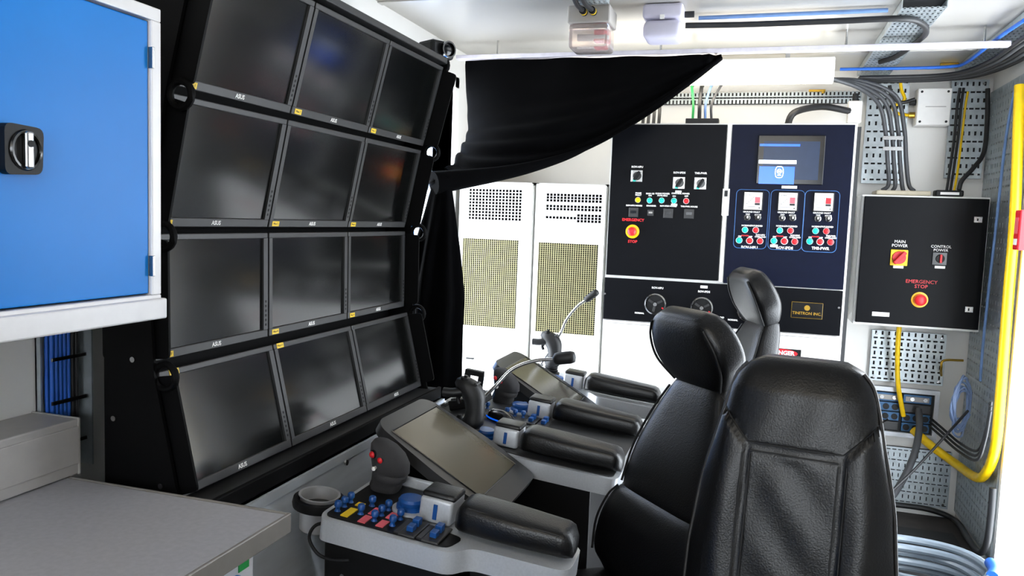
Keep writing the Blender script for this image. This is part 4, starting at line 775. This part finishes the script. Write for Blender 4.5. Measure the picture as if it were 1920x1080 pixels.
def guest_chair(x, y, yaw):
    t = thing('lounge_chair', 'large black leather chair without headrest in the right foreground', 'chair', T(x, y, 0) @ Matrix.Rotation(yaw, 4, 'Z')); base(t)
    NU_, NV_ = 72, 70
    def half(z):   # half width along height
        K = [(.46, .20), (.6, .213), (.75, .21), (.9, .194), (1.0, .170), (1.06, .156), (1.10, .149), (1.13, .137), (1.152, .117), (1.168, .085)]
        for (a, b), (c, d) in zip(K, K[1:]):
            if z <= c: return b+(d-b)*max(0, (z-a)/(c-a))
        return .085
    def cx(z): return -.22-.18*(z-.46)**1.0
    seams = []
    def depth(y_, z):
        hw = half(z); s = max(-1, min(1, y_/hw)); d = .055*math.sqrt(max(0, 1-abs(s)**3.2))*min(1, math.sqrt(max(0, (1.172-z)/.07)))
        py = .096; yoke = .985+.10*max(0, (abs(y_)-.096)/.1)
        g = 0
        if z < yoke: g = max(g, math.exp(-((abs(y_)-py)/.0045)**2))
        g = max(g, math.exp(-((z-yoke)/.0045)**2))
        bol = .016*math.exp(-((abs(y_)-.145)/.04)**2)*(1 if z < yoke else 0)
        wr_ = .002*math.sin(38*z+20*y_+3*math.sin(9*y_))*(math.exp(-(y_/.09)**2))*(1 if z < yoke-.02 else 0) + .0008*math.sin(60*y_-25*z)
        return d+bol+wr_-.005*g
    bm = B(); F = []; Bk = []
    for j in range(NV_+1):
        z = .46+(1.168-.46)*(j/NV_)**.8; hw = half(z); rf = []; rb = []
        for i in range(NU_+1):
            s = -1+2*i/NU_; s = math.sin(s*math.pi/2)*.35+s*.65; y_ = s*hw
            rf.append(bm.verts.new((cx(z)+depth(y_, z), y_, z))); rb.append(bm.verts.new((cx(z)-.028-.05*math.sqrt(max(0, 1-abs(s)**4))*min(1, math.sqrt(max(0, (1.172-z)/.05))), y_, z)))
        F.append(rf); Bk.append(rb)
    for j in range(NV_):
        for i in range(NU_):
            bm.faces.new((F[j][i], F[j][i+1], F[j+1][i+1], F[j+1][i])); bm.faces.new((Bk[j][i+1], Bk[j][i], Bk[j+1][i], Bk[j+1][i+1]))
        for i in (0, NU_): bm.faces.new((F[j][i], F[j+1][i], Bk[j+1][i], Bk[j][i]))
    for i in range(NU_): bm.faces.new((F[0][i], Bk[0][i], Bk[0][i+1], F[0][i+1])); bm.faces.new((F[-1][i], F[-1][i+1], Bk[-1][i+1], Bk[-1][i]))
    o = ob('backrest', bm, 'leather', t, True, ang=70)
    def seam(pts): ob('stitch_seam', tube(B(), [(cx(z)+depth(y_, z)+.0035, y_, z) for y_, z in pts], .0016, 5, 3), 'leatherseam', o, True)
    for s in (-1, 1): seam([(s*.104, .5+.047*k) for k in range(11)]); seam([(s*.088, .5+.047*k) for k in range(11)])
    seam([(-.096+.192*k/10, .993) for k in range(11)]); seam([(-.088+.176*k/10, .976) for k in range(11)])
    for s in (-1, 1): seam([(s*(.096+.075*k/6), 0.985+.075*k/6+.008) for k in range(7)])
    P = [(s_*half(.5+.067*k)*.995, .5+.067*k) for s_ in (1,) for k in range(10)]
    for s_ in (-1, 1): ob('edge_piping', tube(B(), [(cx(z)+.004, s_*half(z)*1.003, z) for z in [.48+.0665*k for k in range(10)]]+[(cx(1.125)+.004, s_*half(1.125), 1.125), (cx(1.15)+.004, s_*half(1.15), 1.152)], .0045, 6, 4), 'leatherside', o, True)
    return t
guest_chair(.057, 1.47, math.radians(260))
# floor: hose coil and small things
t = thing('hose_coil', 'coil of translucent grey hose on the floor behind the foreground chair', 'hose', T(.70, 3.35, .02))
pts = []
for k in range(5*20):
    a = 2*math.pi*k/20; j = k/20; pts.append(((.24+.015*math.sin(j*2.2))*math.cos(a), (.24+.012*math.cos(j*3))*math.sin(a), .02+.03*j+.006*math.sin(3*a)))
ob('tube', tube(B(), pts, .016, 8, 2), 'hose', t, True); ob('blue_fitting', tube(B(), [(.24*math.cos(a), .24*math.sin(a), .175) for a in (-.5, -.3, -.1, .1)], .022, 10, 3), 'bluecable', t, True, label='bright blue hose fitting')
tag(ob('floor_mat', bx(.42, 1.0, 2.6, 4.2, 0, .008, bev=.003), 'dark', None), 'dark rubber mat on the floor by the right wall', 'mat')

for p, lab in ((at(690, 33, Z=ZC), 'small brass clamp on the ceiling above the monitor rack'), (at(1532, 170, Y=YB-.06), 'small brass clamp on the long back wall tray'), (at(1780, 118, Z=ZC), 'small brass clamp on the ceiling by the right cable tray')):
    top = p.z > 2.2; p = Vector((p.x, p.y, ZC-.012 if top else p.z)); t = thing('brass_clamp', lab, 'clamp', T(*p))
    ob('bar', bx(-.04, .04, -.006, .006, -.006, .012 if top else .006, bev=.002), 'brass', t); ob('bolt', cyl(B(), .008, -.014, .0, T(.03, 0, 0), 10), 'brass', t)
